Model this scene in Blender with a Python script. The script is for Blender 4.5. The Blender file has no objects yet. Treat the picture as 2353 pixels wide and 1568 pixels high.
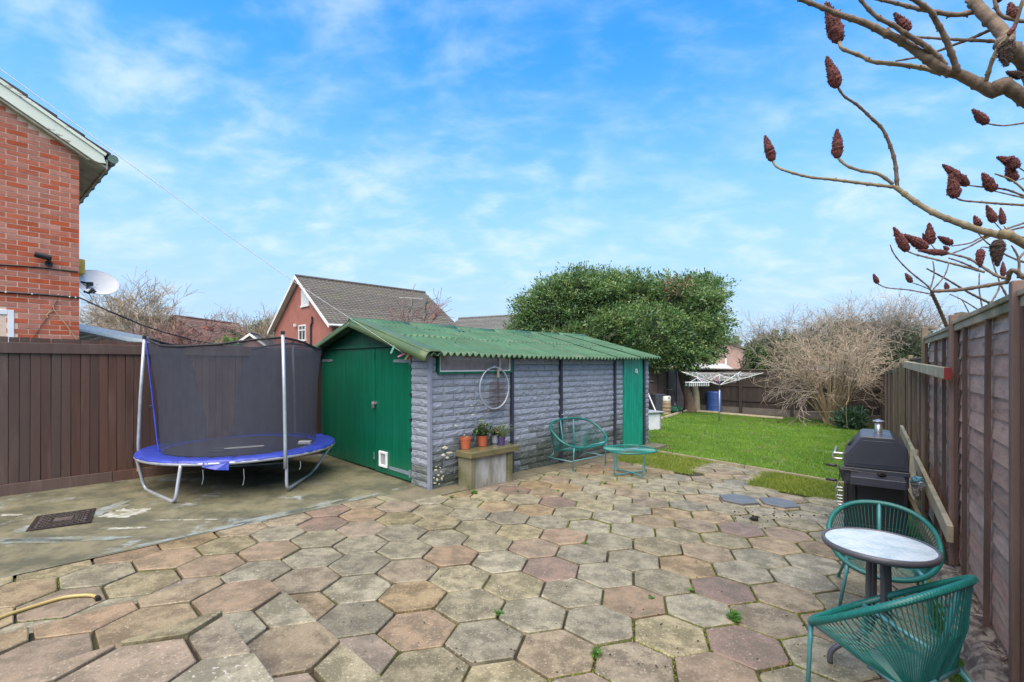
import bpy, math, random
from math import sin, cos, pi, radians, sqrt, atan2
from mathutils import Vector, Matrix, noise
rnd = random.Random(7)
S = bpy.context.scene
COL = S.collection
# ------------------------------------------------------------------ camera, sky, sun, exposure
FPX, HZ, CXP, CH = 1103.0, 838.0, 1176.5, 1.65      # focal length / horizon row / centre column of the photo at 2353 px width, eye height
cam = bpy.data.cameras.new('camera'); camo = bpy.data.objects.new('camera', cam); COL.objects.link(camo)
camo.location = (0, 0, CH); camo.rotation_euler = (pi/2, 0, 0)
cam.sensor_width = 36; cam.lens = 36*FPX/2353; cam.shift_y = (HZ-784)/2353
cam.clip_start = 0.05; cam.clip_end = 3000
S.camera = camo
S.view_settings.view_transform = 'Standard'; S.view_settings.look = 'None'
S.view_settings.gamma = 1; S.view_settings.use_curve_mapping = False
S.view_settings.exposure = 2.36
SUN_EL, SUN_AZ = radians(60), radians(196)            # azimuth clockwise from +Y: behind the viewer, a little to the left
w = bpy.data.worlds.new('World'); S.world = w; w.use_nodes = True
nt = w.node_tree; nt.nodes.clear(); N = nt.nodes.new; L = nt.links.new
out = N('ShaderNodeOutputWorld'); bg = N('ShaderNodeBackground'); bg.inputs[1].default_value = 0.063
L(bg.outputs[0], out.inputs[0])
sky = N('ShaderNodeTexSky'); sky.sky_type = 'NISHITA'; sky.sun_disc = False
sky.sun_elevation = SUN_EL; sky.sun_rotation = SUN_AZ; sky.air_density = 1.3; sky.dust_density = 0.6; sky.ozone_density = 3.0
hsv = N('ShaderNodeHueSaturation'); hsv.inputs['Hue'].default_value = 0.502; hsv.inputs['Saturation'].default_value = 1.42; hsv.inputs['Value'].default_value = 1.0
L(sky.outputs[0], hsv.inputs['Color'])
tc = N('ShaderNodeTexCoord'); sep = N('ShaderNodeSeparateXYZ'); L(tc.outputs['Generated'], sep.inputs[0])
mz = N('ShaderNodeMath'); mz.operation = 'MAXIMUM'; L(sep.outputs[2], mz.inputs[0]); mz.inputs[1].default_value = 0.0
ad = N('ShaderNodeMath'); ad.operation = 'ADD'; L(mz.outputs[0], ad.inputs[0]); ad.inputs[1].default_value = 0.32
dx = N('ShaderNodeMath'); dx.operation = 'DIVIDE'; L(sep.outputs[0], dx.inputs[0]); L(ad.outputs[0], dx.inputs[1])
dy = N('ShaderNodeMath'); dy.operation = 'DIVIDE'; L(sep.outputs[1], dy.inputs[0]); L(ad.outputs[0], dy.inputs[1])
cb = N('ShaderNodeCombineXYZ'); L(dx.outputs[0], cb.inputs[0]); L(dy.outputs[0], cb.inputs[1])
def wnoise(scale, rot, stretch, detail, dist, lo, hi, loc=(0, 0, 0)):
    m = N('ShaderNodeMapping'); m.inputs['Rotation'].default_value = (0, 0, rot); m.inputs['Scale'].default_value = stretch; m.inputs['Location'].default_value = loc
    L(cb.outputs[0], m.inputs[0])
    n = N('ShaderNodeTexNoise'); n.inputs['Scale'].default_value = scale; n.inputs['Detail'].default_value = detail
    n.inputs['Roughness'].default_value = 0.55; n.inputs['Distortion'].default_value = dist; L(m.outputs[0], n.inputs['Vector'])
    r = N('ShaderNodeMapRange'); r.inputs[1].default_value = lo; r.inputs[2].default_value = hi; r.interpolation_type = 'SMOOTHSTEP'; L(n.outputs[0], r.inputs[0])
    return r.outputs[0]
c1 = wnoise(4.6, 0.75, (1.0, 1.35, 1), 10, 0.25, 0.40, 0.80, (3, 1, 0))
c2 = wnoise(1.1, 0.3, (1, 1, 1), 3, 0.2, 0.28, 0.58, (1.4, 6, 0))
mu = N('ShaderNodeMath'); mu.operation = 'MULTIPLY'; L(c1, mu.inputs[0]); L(c2, mu.inputs[1])
c3 = wnoise(7.5, 0.75, (1, 2.0, 1), 8, 0.2, 0.42, 0.85, (0, 2, 0))
m3 = N('ShaderNodeMath'); m3.operation = 'MULTIPLY_ADD'; L(c3, m3.inputs[0]); m3.inputs[1].default_value = 0.28; L(mu.outputs[0], m3.inputs[2])
# thin white veil that thickens towards the horizon
hz = N('ShaderNodeMapRange'); L(sep.outputs[2], hz.inputs[0]); hz.inputs[1].default_value = 0.0; hz.inputs[2].default_value = 0.62; hz.inputs[3].default_value = 0.92; hz.inputs[4].default_value = 0.0
hz.interpolation_type = 'SMOOTHERSTEP'
mv = N('ShaderNodeMix'); mv.data_type = 'RGBA'; L(hz.outputs[0], mv.inputs['Factor']); L(hsv.outputs[0], mv.inputs['A']); mv.inputs['B'].default_value = (1.42, 2.12, 3.15, 1)
fm = N('ShaderNodeMath'); fm.operation = 'MULTIPLY'; L(m3.outputs[0], fm.inputs[0]); fm.inputs[1].default_value = 0.78; fm.use_clamp = True
mx = N('ShaderNodeMix'); mx.data_type = 'RGBA'; L(fm.outputs[0], mx.inputs['Factor']); L(mv.outputs['Result'], mx.inputs['A']); mx.inputs['B'].default_value = (2.6, 3.1, 3.5, 1)
L(mx.outputs['Result'], bg.inputs[0])
sl = bpy.data.lights.new('sun', 'SUN'); sl.energy = 1.5; sl.angle = radians(75); sl.color = (1.0, 0.84, 0.64)
so = bpy.data.objects.new('sun', sl); COL.objects.link(so)
sd = Vector((sin(SUN_AZ)*cos(SUN_EL), cos(SUN_AZ)*cos(SUN_EL), sin(SUN_EL)))
so.rotation_euler = (-sd).to_track_quat('-Z', 'Y').to_euler(); so.location = sd*40

# ------------------------------------------------------------------ coordinates
def clamp(v, a, b): return max(a, min(b, v))
def G(x, y): return -0.0232*clamp(x, -9, 16) - 0.012*clamp(y-9, 0, 13)   # height of the sloping ground
def at(px, py, z):                       # point of the horizontal plane z seen at this place of the photo
    Y = (CH-z)*FPX/(py-HZ); return Vector(((px-CXP)/FPX*Y, Y, z))
def gd(px, py, dz=0):                    # point of the sloping ground seen at this place of the photo
    z = 0
    for _ in range(12):
        p = at(px, py, z+dz); z = 0.5*z+0.5*G(p.x, p.y)
    return Vector((p.x, p.y, z+dz))
def aY(px, py, Y): return Vector(((px-CXP)/FPX*Y, Y, CH-(py-HZ)/FPX*Y))

# ------------------------------------------------------------------ helpers
XF = {}
class MB:
    def __init__(s): s.v = []; s.f = []
    def add(s, vs, fs):
        o = len(s.v); s.v += [tuple(v) for v in vs]; s.f += [tuple(i+o for i in f) for f in fs]; return s
    def box(s, c, d, m=None, taper=1.0):
        hx, hy, hz_ = d[0]/2, d[1]/2, d[2]/2; vs = []
        for z in (-1, 1):
            k = taper if z > 0 else 1
            for x, y in ((-1, -1), (1, -1), (1, 1), (-1, 1)): vs.append(Vector((x*hx*k, y*hy*k, z*hz_)))
        if m is not None: vs = [m @ v for v in vs]
        vs = [v+Vector(c) for v in vs]
        return s.add(vs, [(3, 2, 1, 0), (4, 5, 6, 7), (0, 1, 5, 4), (1, 2, 6, 5), (2, 3, 7, 6), (3, 0, 4, 7)])
    def bb(s, x0, x1, y0, y1, z0, z1): return s.box(((x0+x1)/2, (y0+y1)/2, (z0+z1)/2), (x1-x0, y1-y0, z1-z0))
    def beam(s, a, b, w_, h_, up=(0, 0, 1)):
        a, b = Vector(a), Vector(b); d = b-a; ln = d.length; d.normalize(); u = Vector(up); x = d.cross(u)
        if x.length < 1e-4: x = d.cross(Vector((1, 0, 0)))
        x.normalize(); z = x.cross(d)
        m = Matrix((x, d, z)).transposed(); return s.box((a+b)/2, (w_, ln, h_), m)
    def tube(s, pts, r, n=6, closed=False, cap=True):
        pts = [Vector(p) for p in pts]; k = len(pts)
        rs = r if isinstance(r, (list, tuple)) else [r]*k
        o = len(s.v); prev = None
        for i, p in enumerate(pts):
            if closed: d = pts[(i+1) % k]-pts[i-1]
            else: d = pts[min(i+1, k-1)]-pts[max(i-1, 0)]
            if d.length < 1e-9: d = Vector((0, 0, 1))
            d.normalize()
            if prev is None:
                u = d.cross(Vector((0, 0, 1)))
                if u.length < .05: u = d.cross(Vector((1, 0, 0)))
            else: u = prev-d*prev.dot(d)
            if u.length < 1e-6: u = d.orthogonal()
            u.normalize(); prev = u; v_ = d.cross(u)
            for j in range(n):
                a = 2*pi*j/n; s.v.append(tuple(p+(u*cos(a)+v_*sin(a))*rs[i]))
        for i in range(k if closed else k-1):
            for j in range(n):
                a = o+i*n+j; b = o+i*n+(j+1) % n; c = o+((i+1) % k)*n+(j+1) % n; d_ = o+((i+1) % k)*n+j
                s.f.append((a, b, c, d_))
        if cap and not closed: s.f.append(tuple(o+j for j in range(n))[::-1]); s.f.append(tuple(o+(k-1)*n+j for j in range(n)))
        return s
    def lathe(s, prof, c=(0, 0, 0), n=20, sx=1, sy=1, wob=0):
        o = len(s.v); c = Vector(c)
        for r, z in prof:
            for j in range(n):
                a = 2*pi*j/n; q = 1+wob*noise.noise(Vector((cos(a)*2, sin(a)*2, z*9)))
                s.v.append((c.x+r*q*cos(a)*sx, c.y+r*q*sin(a)*sy, c.z+z))
        for i in range(len(prof)-1):
            for j in range(n): s.f.append((o+i*n+j, o+i*n+(j+1) % n, o+(i+1)*n+(j+1) % n, o+(i+1)*n+j))
        return s
    def prism(s, poly, z0, z1, inset=0, dz=0):
        n = len(poly); cx = sum(p[0] for p in poly)/n; cy = sum(p[1] for p in poly)/n
        zf0 = z0 if callable(z0) else (lambda x, y: z0); zf1 = z1 if callable(z1) else (lambda x, y: z1)
        vs = [(p[0], p[1], zf0(*p[:2])) for p in poly]
        fs = [tuple(range(n))[::-1]]
        if inset:
            vs += [(p[0], p[1], zf1(*p[:2])-dz) for p in poly]
            for p in poly:
                d = sqrt((p[0]-cx)**2+(p[1]-cy)**2); k = max(0, 1-inset/max(d, 1e-6)); x = cx+(p[0]-cx)*k; y = cy+(p[1]-cy)*k
                vs.append((x, y, zf1(x, y)))
            lay = 2
        else: vs += [(p[0], p[1], zf1(*p[:2])) for p in poly]; lay = 1
        for l in range(lay):
            for i in range(n): fs.append((l*n+i, l*n+(i+1) % n, (l+1)*n+(i+1) % n, (l+1)*n+i))
        fs.append(tuple(lay*n+i for i in range(n)))
        return s.add(vs, fs)
    def ext(s, poly, d):                       # extrude a 3-D polygon by vector d
        n = len(poly); P = [Vector(p) for p in poly]; d = Vector(d)
        return s.add(P+[p+d for p in P], [tuple(range(n))[::-1], tuple(range(n, 2*n))]+[(i, (i+1) % n, n+(i+1) % n, n+i) for i in range(n)])
    def quad(s, a, b, c, d): return s.add([a, b, c, d], [(0, 1, 2, 3)])
    def mesh(s, name, mat, smooth=False, fix=True):
        me = bpy.data.meshes.new(name); me.from_pydata(s.v, [], s.f)
        if fix and len(s.f) < 6000:
            import bmesh
            b = bmesh.new(); b.from_mesh(me); bmesh.ops.recalc_face_normals(b, faces=b.faces); b.to_mesh(me); b.free()
        if mat: me.materials.append(mat)
        if smooth: me.polygons.foreach_set('use_smooth', [True]*len(me.polygons))
        me.update(); return me
def link(name, me, parent=None, loc=None, rot=None, **kw):
    o = bpy.data.objects.new(name, me); COL.objects.link(o)
    if parent: o.parent = parent
    if loc is not None: o.location = loc
    if rot is not None: o.rotation_euler = rot
    for k, v in kw.items(): o[k] = v
    return o
def part(mb, name, mat, parent=None, smooth=False, bevel=0, world=False, **kw):
    if world and parent is not None and parent.name in XF:
        inv = XF[parent.name].inverted(); mb.v = [tuple(inv @ Vector(v)) for v in mb.v]
    o = link(name, mb.mesh(name, mat, smooth), parent, **kw)
    if bevel:
        b = o.modifiers.new('bevel', 'BEVEL'); b.width = bevel; b.segments = 2; b.limit_method = 'ANGLE'; b.harden_normals = False
    return o
def thing(name, label, cat, loc=(0, 0, 0), rz=0, group=None):
    o = bpy.data.objects.new(name, None); COL.objects.link(o); o.location = loc; o.rotation_euler = (0, 0, rz); o.empty_display_size = .1
    o['label'] = label; o['category'] = cat
    if group: o['group'] = group
    XF[o.name] = Matrix.Translation(Vector(loc)) @ Matrix.Rotation(rz, 4, 'Z'); return o
def solo(mb, name, label, cat, mat, group=None, smooth=False, bevel=0, base=None):
    if base is None:
        xs = [v[0] for v in mb.v]; ys = [v[1] for v in mb.v]; zs = [v[2] for v in mb.v]; base = ((min(xs)+max(xs))/2, (min(ys)+max(ys))/2, min(zs))
    mb.v = [(v[0]-base[0], v[1]-base[1], v[2]-base[2]) for v in mb.v]
    o = part(mb, name, mat, None, smooth, bevel, loc=base); o['label'] = label; o['category'] = cat
    if group: o['group'] = group
    return o
def copy_tree(o, parent=None):
    c = o.copy(); COL.objects.link(c)
    if parent: c.parent = parent
    for ch in o.children: copy_tree(ch, c)
    return c
def spline(pts, sub=4):
    pts = [Vector(p) for p in pts]; o = []
    for i in range(len(pts)-1):
        p0 = pts[max(i-1, 0)]; p1 = pts[i]; p2 = pts[i+1]; p3 = pts[min(i+2, len(pts)-1)]
        for k in range(sub):
            t = k/sub; o.append(0.5*((2*p1)+(p2-p0)*t+(2*p0-5*p1+4*p2-p3)*t*t+(3*p1-p0-3*p2+p3)*t**3))
    return o+[pts[-1]]

# ------------------------------------------------------------------ materials
def mat(name, col, col2=None, rough=.7, scale=6, detail=6, lo=.35, hi=.65, bump=0, bscale=60, metal=0, rv=0.0, hv=0.0, stretch=(1, 1, 1), col3=None, s3=2.0, lo3=.55, hi3=.7, spec=.5, speck=None, coat=0, rot=(0, 0, 0), rrough=0, bdist=.01, ro=.6):
    m = bpy.data.materials.new(name); m.use_nodes = True; t = m.node_tree; b = t.nodes['Principled BSDF']; n = t.nodes.new; l = t.links.new
    b.inputs['Roughness'].default_value = rough; b.inputs['Metallic'].default_value = metal; b.inputs['Specular IOR Level'].default_value = spec
    if coat: b.inputs['Coat Weight'].default_value = coat; b.inputs['Coat Roughness'].default_value = .25
    tcn = n('ShaderNodeTexCoord'); oi = n('ShaderNodeObjectInfo'); mp = n('ShaderNodeMapping'); mp.inputs['Scale'].default_value = stretch; mp.inputs['Rotation'].default_value = rot
    off = n('ShaderNodeVectorMath'); off.operation = 'SCALE'; off.inputs[0].default_value = (37, 53, 71); l(oi.outputs['Random'], off.inputs['Scale'])
    av = n('ShaderNodeVectorMath'); av.operation = 'ADD'; l(tcn.outputs['Object'], mp.inputs[0]); l(mp.outputs[0], av.inputs[0]); l(off.outputs[0], av.inputs[1]); V = av.outputs[0]
    def nz(sc, de=detail, ro=ro):
        q = n('ShaderNodeTexNoise'); q.inputs['Scale'].default_value = sc; q.inputs['Detail'].default_value = de; q.inputs['Roughness'].default_value = ro; l(V, q.inputs['Vector']); return q.outputs[0]
    def rng(x, a, c, d=0, e=1):
        q = n('ShaderNodeMapRange'); q.inputs[1].default_value = a; q.inputs[2].default_value = c; q.inputs[3].default_value = d; q.inputs[4].default_value = e; l(x, q.inputs[0]); return q.outputs[0]
    def mixc(f, a, c):
        q = n('ShaderNodeMix'); q.data_type = 'RGBA'; l(f, q.inputs['Factor'])
        if isinstance(a, tuple): q.inputs['A'].default_value = (*a, 1)
        else: l(a, q.inputs['A'])
        if isinstance(c, tuple): q.inputs['B'].default_value = (*c, 1)
        else: l(c, q.inputs['B'])
        return q.outputs['Result']
    col = tuple(col); col2 = tuple(col2) if col2 else tuple(c*.75 for c in col)
    n1 = nz(scale); C = mixc(rng(n1, lo, hi), col, col2)
    if col3: C = mixc(rng(nz(s3), lo3, hi3), C, tuple(col3))
    if speck:
        vn = n('ShaderNodeTexNoise'); vn.inputs['Scale'].default_value = speck[1]; vn.inputs['Detail'].default_value = 2; l(V, vn.inputs['Vector'])
        C = mixc(rng(vn.outputs[0], .62, .72, 0, speck[2]), C, tuple(speck[0]))
        C = mixc(rng(vn.outputs[0], .40, .30, 0, speck[2]*.8), C, tuple(c*.45 for c in col))
    if rv or hv:
        h = n('ShaderNodeHueSaturation'); l(C, h.inputs['Color']); l(rng(oi.outputs['Random'], 0, 1, 1-rv, 1+rv), h.inputs['Value'])
        if hv:
            fr = n('ShaderNodeMath'); fr.operation = 'MULTIPLY'; l(oi.outputs['Random'], fr.inputs[0]); fr.inputs[1].default_value = 7.31
            f2 = n('ShaderNodeMath'); f2.operation = 'FRACT'; l(fr.outputs[0], f2.inputs[0]); l(rng(f2.outputs[0], 0, 1, .5-hv, .5+hv), h.inputs['Hue'])
            l(rng(f2.outputs[0], 0, 1, 1.15, .8), h.inputs['Saturation'])
        C = h.outputs[0]
    l(C, b.inputs['Base Color'])
    if rrough: l(rng(n1, .3, .7, rough-rrough, rough+rrough), b.inputs['Roughness'])
    if bump:
        bn = n('ShaderNodeBump'); bn.inputs['Strength'].default_value = bump; bn.inputs['Distance'].default_value = bdist
        l(nz(bscale, 4), bn.inputs['Height']); l(bn.outputs[0], b.inputs['Normal'])
    return m
def leafmat(name, c1, c2, rough=.45, tr=.25):
    m = mat(name, c1, c2, rough=rough, scale=1.3, detail=3)
    t = m.node_tree; b = t.nodes['Principled BSDF']; o = t.nodes['Material Output']
    ge = t.nodes.new('ShaderNodeBsdfTranslucent'); ge.inputs[0].default_value = (c1[0]*1.6, c1[1]*1.6, c1[2]*.8, 1)
    ms = t.nodes.new('ShaderNodeMixShader'); ms.inputs[0].default_value = tr
    t.links.new(b.outputs[0], ms.inputs[1]); t.links.new(ge.outputs[0], ms.inputs[2]); t.links.new(ms.outputs[0], o.inputs[0]); return m
MT = {}
MT['slabA'] = mat('slab_beige', lo=.42, hi=.58, ro=.72, col=(.272, .242, .150), col2=(.135, .122, .070), rough=.5, scale=7, bump=.5, bscale=130, rv=.13, hv=.004, speck=((.50, .46, .37), 75, .75), col3=(.125, .108, .060), s3=3.2, lo3=.52, hi3=.66, rrough=.12)
MT['slabB'] = mat('slab_ochre', lo=.42, hi=.58, ro=.72, col=(.265, .212, .125), col2=(.15, .115, .065), rough=.5, scale=6, bump=.5, bscale=130, rv=.12, hv=.004, speck=((.50, .42, .30), 75, .7), col3=(.12, .095, .05), s3=3, lo3=.52, hi3=.66, rrough=.12)
MT['slabC'] = mat('slab_pink', lo=.42, hi=.58, ro=.72, col=(.262, .198, .128), col2=(.155, .125, .078), rough=.5, scale=6, bump=.5, bscale=130, rv=.12, hv=.004, speck=((.5, .40, .33), 75, .6), col3=(.15, .11, .07), s3=3, lo3=.52, hi3=.68, rrough=.12)
MT['slabD'] = mat('slab_grey', lo=.42, hi=.58, ro=.72, col=(.25, .228, .155), col2=(.13, .118, .078), rough=.5, scale=7, bump=.5, bscale=130, rv=.2, speck=((.46, .44, .39), 75, .75), col3=(.13, .12, .08), s3=3, lo3=.52, hi3=.72, rrough=.12)
MT['slabE'] = mat('slab_rosy_dark', lo=.42, hi=.58, ro=.72, col=(.21, .145, .105), col2=(.125, .10, .07), rough=.5, scale=5, bump=.5, bscale=130, rv=.1, speck=((.42, .35, .30), 75, .75), rrough=.12)
MT['slate'] = mat('loose_slab_slate', (.12, .125, .13), (.085, .09, .09), rough=.35, scale=4, bump=.2)
MT['bed'] = mat('joint_soil', (.035, .027, .017), (.022, .018, .012), rough=.95, scale=3, bump=.8, bscale=40, col3=(.07, .09, .018), s3=1.2, lo3=.50, hi3=.66)
MT['moss'] = mat('moss', (.12, .17, .022), (.07, .11, .018), rough=.95, scale=14, bump=1, bscale=90, bdist=.02)
MT['drive'] = mat('drive_concrete', (.20, .187, .118), (.085, .086, .055), rough=.42, scale=1.9, detail=15, ro=.74, bump=.35, bscale=70, lo=.42, hi=.58, col3=(.28, .31, .30), s3=1.6, lo3=.57, hi3=.64, rrough=.18)
MT['strip'] = mat('old_concrete_strip', (.17, .15, .10), (.11, .105, .065), rough=.7, scale=4, bump=.6, bscale=50, col3=(.08, .09, .035), s3=3)
MT['soil'] = mat('border_soil', (.05, .036, .026), (.03, .024, .018), rough=1, scale=8, bump=1, bscale=30, bdist=.03)
MT['turf'] = mat('turf_base', (.10, .165, .028), (.06, .11, .018), rough=1, scale=3, bump=.8, bscale=60, bdist=.02, col3=(.15, .13, .05), s3=1.6, lo3=.52, hi3=.68)
MT['ground'] = mat('far_ground', (.07, .09, .035), (.05, .06, .03), rough=1, scale=.1)
MT['fenceL'] = mat('stained_board_brown', (.105, .056, .038), (.065, .035, .025), rough=.6, col3=(.15, .09, .065), s3=1.1, lo3=.52, hi3=.75, lo=.25, hi=.85, scale=2, stretch=(6, 6, .7), bump=.25, bscale=25, rv=.22, hv=.006, rrough=.12)
MT['fenceR'] = mat('weathered_panel_board', (.40, .262, .21), (.27, .178, .145), rough=.55, scale=4, stretch=(1.2, 1.2, 5), bump=.3, bscale=25, rv=.22, hv=.01, col3=(.075, .055, .045), s3=2.2, lo3=.58, hi3=.75, rrough=.15)
MT['post'] = mat('post_brown', (.19, .12, .095), (.125, .08, .064), rough=.6, scale=4, stretch=(5, 5, .6), bump=.3, rv=.15)
MT['batten'] = mat('batten_dark', (.095, .055, .044), (.06, .038, .031), rough=.65, scale=4, stretch=(5, 5, .6), bump=.3, rv=.25)
MT['postold'] = mat('mossy_post', (.17, .135, .085), (.10, .085, .055), rough=.8, scale=4, stretch=(5, 5, .6), bump=.5, rv=.2, col3=(.085, .095, .04), s3=2)
MT['rail'] = mat('raw_timber_rail', (.38, .335, .225), (.26, .23, .15), rough=.8, scale=5, bump=.4, bscale=30, rv=.1, col3=(.13, .125, .06), s3=1.5)
MT['redend'] = mat('red_painted_end', (.25, .02, .02), (.15, .015, .015), rough=.6)
MT['fenceB'] = mat('back_fence_board', (.05, .037, .03), (.034, .026, .021), rough=.75, scale=3, stretch=(5, 5, .7), rv=.25, bump=.2)
MT['gravelb'] = mat('concrete_board', (.16, .145, .12), (.11, .10, .085), rough=.8, scale=4, bump=.4, rv=.1)
MT['rockkerb'] = mat('rock_faced_kerb', (.22, .19, .155), (.07, .055, .048), rough=.85, lo=.42, hi=.58, scale=12, bump=.9, bscale=30, bdist=.02, col3=(.30, .29, .24), s3=5, lo3=.58, hi3=.66)
MT['block'] = mat('painted_block', (.255, .285, .335), (.205, .23, .275), rough=.5, scale=6, bump=.35, bscale=60, rv=.07, speck=None, rrough=.1)
MT['blockgreen'] = mat('painted_block_algae', (.17, .19, .215), (.10, .12, .105), rough=.6, scale=4, bump=.35, bscale=60, rv=.1)
MT['blockmoss'] = mat('painted_block_damp', (.095, .115, .105), (.05, .062, .045), rough=.6, scale=4, bump=.35, bscale=60, rv=.15)
MT['chip'] = mat('bare_paint_chip', (.55, .55, .42), (.45, .42, .25), rough=.7, scale=10)
MT['darkpost'] = mat('dark_strip', (.04, .045, .07), (.025, .03, .045), rough=.5)
MT['bluepost'] = mat('blue_grey_corner', (.225, .25, .30), (.18, .20, .25), rough=.5)
MT['green'] = mat('green_gloss_paint', (.003, .12, .064), (.003, .092, .05), rough=.28, scale=3, rv=.05, bump=.06, bscale=12, stretch=(3, 3, .4), spec=.5)
MT['greendk'] = mat('green_gable_paint', (.004, .08, .045), (.004, .06, .034), rough=.4, scale=3, rv=.1)
MT['teal'] = mat('teal_door_paint', (.008, .31, .205), (.006, .23, .15), rough=.3, scale=3, rv=.05)
MT['strap'] = mat('grey_hinge_paint', (.17, .22, .24), (.12, .16, .18), rough=.5)
MT['roofgreen'] = mat('green_corrugated', (.042, .125, .055), (.028, .085, .037), rough=.55, scale=2.5, rv=.08, bump=.1, col3=(.085, .125, .07), s3=3, rrough=.1)
MT['verge'] = mat('green_verge', (.065, .11, .035), (.045, .085, .035), rough=.5, scale=3, bump=.2)
MT['white'] = mat('white_plastic', (.75, .77, .78), (.66, .68, .7), rough=.4)
MT['whitep'] = mat('white_paint', (.72, .72, .70), (.62, .61, .58), rough=.6, scale=5)
MT['peel'] = mat('peeling_pale_paint', (.68, .72, .60), (.62, .66, .54), rough=.6, scale=3, col3=(.33, .28, .24), s3=4.5, lo3=.60, hi3=.63, stretch=(1, 1, 2.5))
MT['soffit'] = mat('soffit_stained', (.42, .42, .33), (.28, .26, .18), rough=.8, scale=5)
MT['brick'] = mat('house_brick', (.44, .13, .07), (.34, .10, .055), rough=.8, scale=9, bump=.4, bscale=90, rv=.11, hv=.004)
MT['brickpale'] = mat('buff_brick', (.30, .15, .08), (.25, .11, .06), rough=.8, scale=9, bump=.4, bscale=90, rv=.15)
MT['mortar'] = mat('mortar', (.70, .54, .42), (.62, .47, .36), rough=.95, scale=20, bump=.5, bscale=80)
MT['tile'] = mat('dark_roof_tile', (.05, .045, .042), (.035, .032, .03), rough=.7, scale=6, rv=.2)
MT['gutter'] = mat('grey_gutter', (.13, .135, .14), (.09, .09, .09), rough=.5)
MT['guttergreen'] = mat('gutter_end_green', (.12, .20, .16), (.09, .14, .11), rough=.6)
MT['black'] = mat('black_plastic', (.015, .015, .017), (.01, .01, .011), rough=.4)
MT['darkmetal'] = mat('dark_metal', (.03, .03, .034), (.02, .02, .023), rough=.5, metal=.3)
MT['bbq'] = mat('bbq_black_enamel', (.042, .045, .06), (.03, .033, .045), rough=.36, scale=5, bump=.1, bscale=80, coat=.25, rrough=.08)
MT['bbqdk'] = mat('bbq_cabinet_black', (.016, .016, .019), (.011, .011, .013), rough=.5, scale=4)
MT['steel'] = mat('dull_steel', (.55, .54, .52), (.42, .41, .39), rough=.35, metal=.8, scale=10)
MT['galv'] = mat('galvanised_tube', (.40, .43, .47), (.32, .35, .39), rough=.42, metal=.35, scale=12, bump=.1)
MT['rust'] = mat('rusty_wire', (.10, .055, .035), (.05, .035, .03), rough=.9, scale=30)
MT['pad'] = mat('blue_pad_vinyl', (.028, .052, .36), (.02, .036, .25), rough=.4, scale=7, bump=.5, bscale=9, bdist=.03)
MT['jump'] = mat('black_mat', (.028, .029, .034), (.022, .023, .027), rough=.55, scale=20)
MT['blackfoam'] = mat('black_net_rim', (.014, .014, .016), None, rough=.7)
MT['stone'] = mat('bench_stone', (.20, .185, .12), (.13, .125, .07), rough=.7, scale=5, bump=.8, bscale=70, col3=(.09, .10, .03), s3=3, lo3=.48, hi3=.65, speck=((.36, .34, .28), 100, .5))
MT['stonetop'] = mat('bench_wet_top', (.16, .14, .075), (.10, .095, .04), rough=.22, scale=5, bump=.25, bscale=40, col3=(.10, .11, .03), s3=2.5)
MT['stonepanel'] = mat('bench_panel', (.36, .37, .35), (.19, .175, .13), rough=.7, scale=4, stretch=(2, 2, .6), bump=.5, col3=(.13, .13, .06), s3=2.5)
MT['terra'] = mat('terracotta_plastic', (.42, .105, .045), (.36, .085, .038), rough=.5, rv=.08)
MT['purple'] = mat('purple_plastic', (.085, .05, .15), None, rough=.45)
MT['potsoil'] = mat('compost', (.03, .022, .016), None, rough=1, scale=30)
MT['cordteal'] = mat('teal_cord', (.010, .155, .13), (.007, .115, .10), rough=.38, scale=40, rv=0)
MT['tubeteal'] = mat('teal_powder_tube', (.065, .235, .245), (.05, .19, .20), rough=.35, rv=0)
MT['tubeblue'] = mat('pale_teal_tube', (.12, .29, .33), (.09, .24, .27), rough=.35)
MT['tabgrey'] = mat('grey_table_frame', (.085, .088, .10), (.065, .067, .078), rough=.4)
MT['barrel'] = mat('blue_barrel', (.05, .12, .36), (.04, .09, .28), rough=.45, scale=4)
MT['bin'] = mat('grey_bin', (.055, .065, .085), None, rough=.5)
MT['keg'] = mat('beige_keg', (.30, .24, .16), (.20, .155, .10), rough=.7, scale=5)
MT['boxgreylid'] = mat('pale_grey_lid', (.33, .36, .38), None, rough=.5)
MT['hose'] = mat('yellow_hose', (.42, .33, .12), (.36, .28, .10), rough=.4)
MT['bark'] = mat('sumac_bark', (.19, .135, .09), (.10, .072, .05), rough=.8, scale=20, bump=.6, bscale=60)
MT['barkgreen'] = mat('sumac_green_bark', (.25, .205, .11), (.15, .11, .065), rough=.7, scale=12, bump=.4, bscale=60)
MT['cone'] = mat('sumac_drupe', (.16, .045, .038), (.085, .026, .022), rough=.9, scale=14, bump=1, bscale=70, bdist=.02)
MT['conedry'] = mat('sumac_drupe_dry', (.085, .05, .036), (.045, .03, .022), rough=.95, scale=14, bump=1, bscale=70, bdist=.02)
MT['trunk'] = mat('old_trunk', (.24, .175, .13), (.13, .095, .07), rough=.95, scale=7, stretch=(3, 3, .5), bump=1, bscale=22, bdist=.04)
MT['twig'] = mat('bare_twig', (.38, .31, .22), (.26, .205, .15), rough=.9, scale=3)
MT['twiggreen'] = mat('green_stem', (.17, .15, .065), (.10, .095, .04), rough=.9, scale=3)
MT['twigpink'] = mat('pink_twig', (.24, .14, .125), (.17, .10, .09), rough=.9)
MT['twiggrey'] = mat('grey_twig', (.32, .27, .23), (.22, .19, .16), rough=.9)
MT['leaf'] = leafmat('evergreen_leaf', (.11, .20, .07), (.065, .14, .055), .42)
MT['leafpale'] = leafmat('evergreen_leaf_pale', (.24, .32, .13), (.16, .25, .09), .42)
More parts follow.
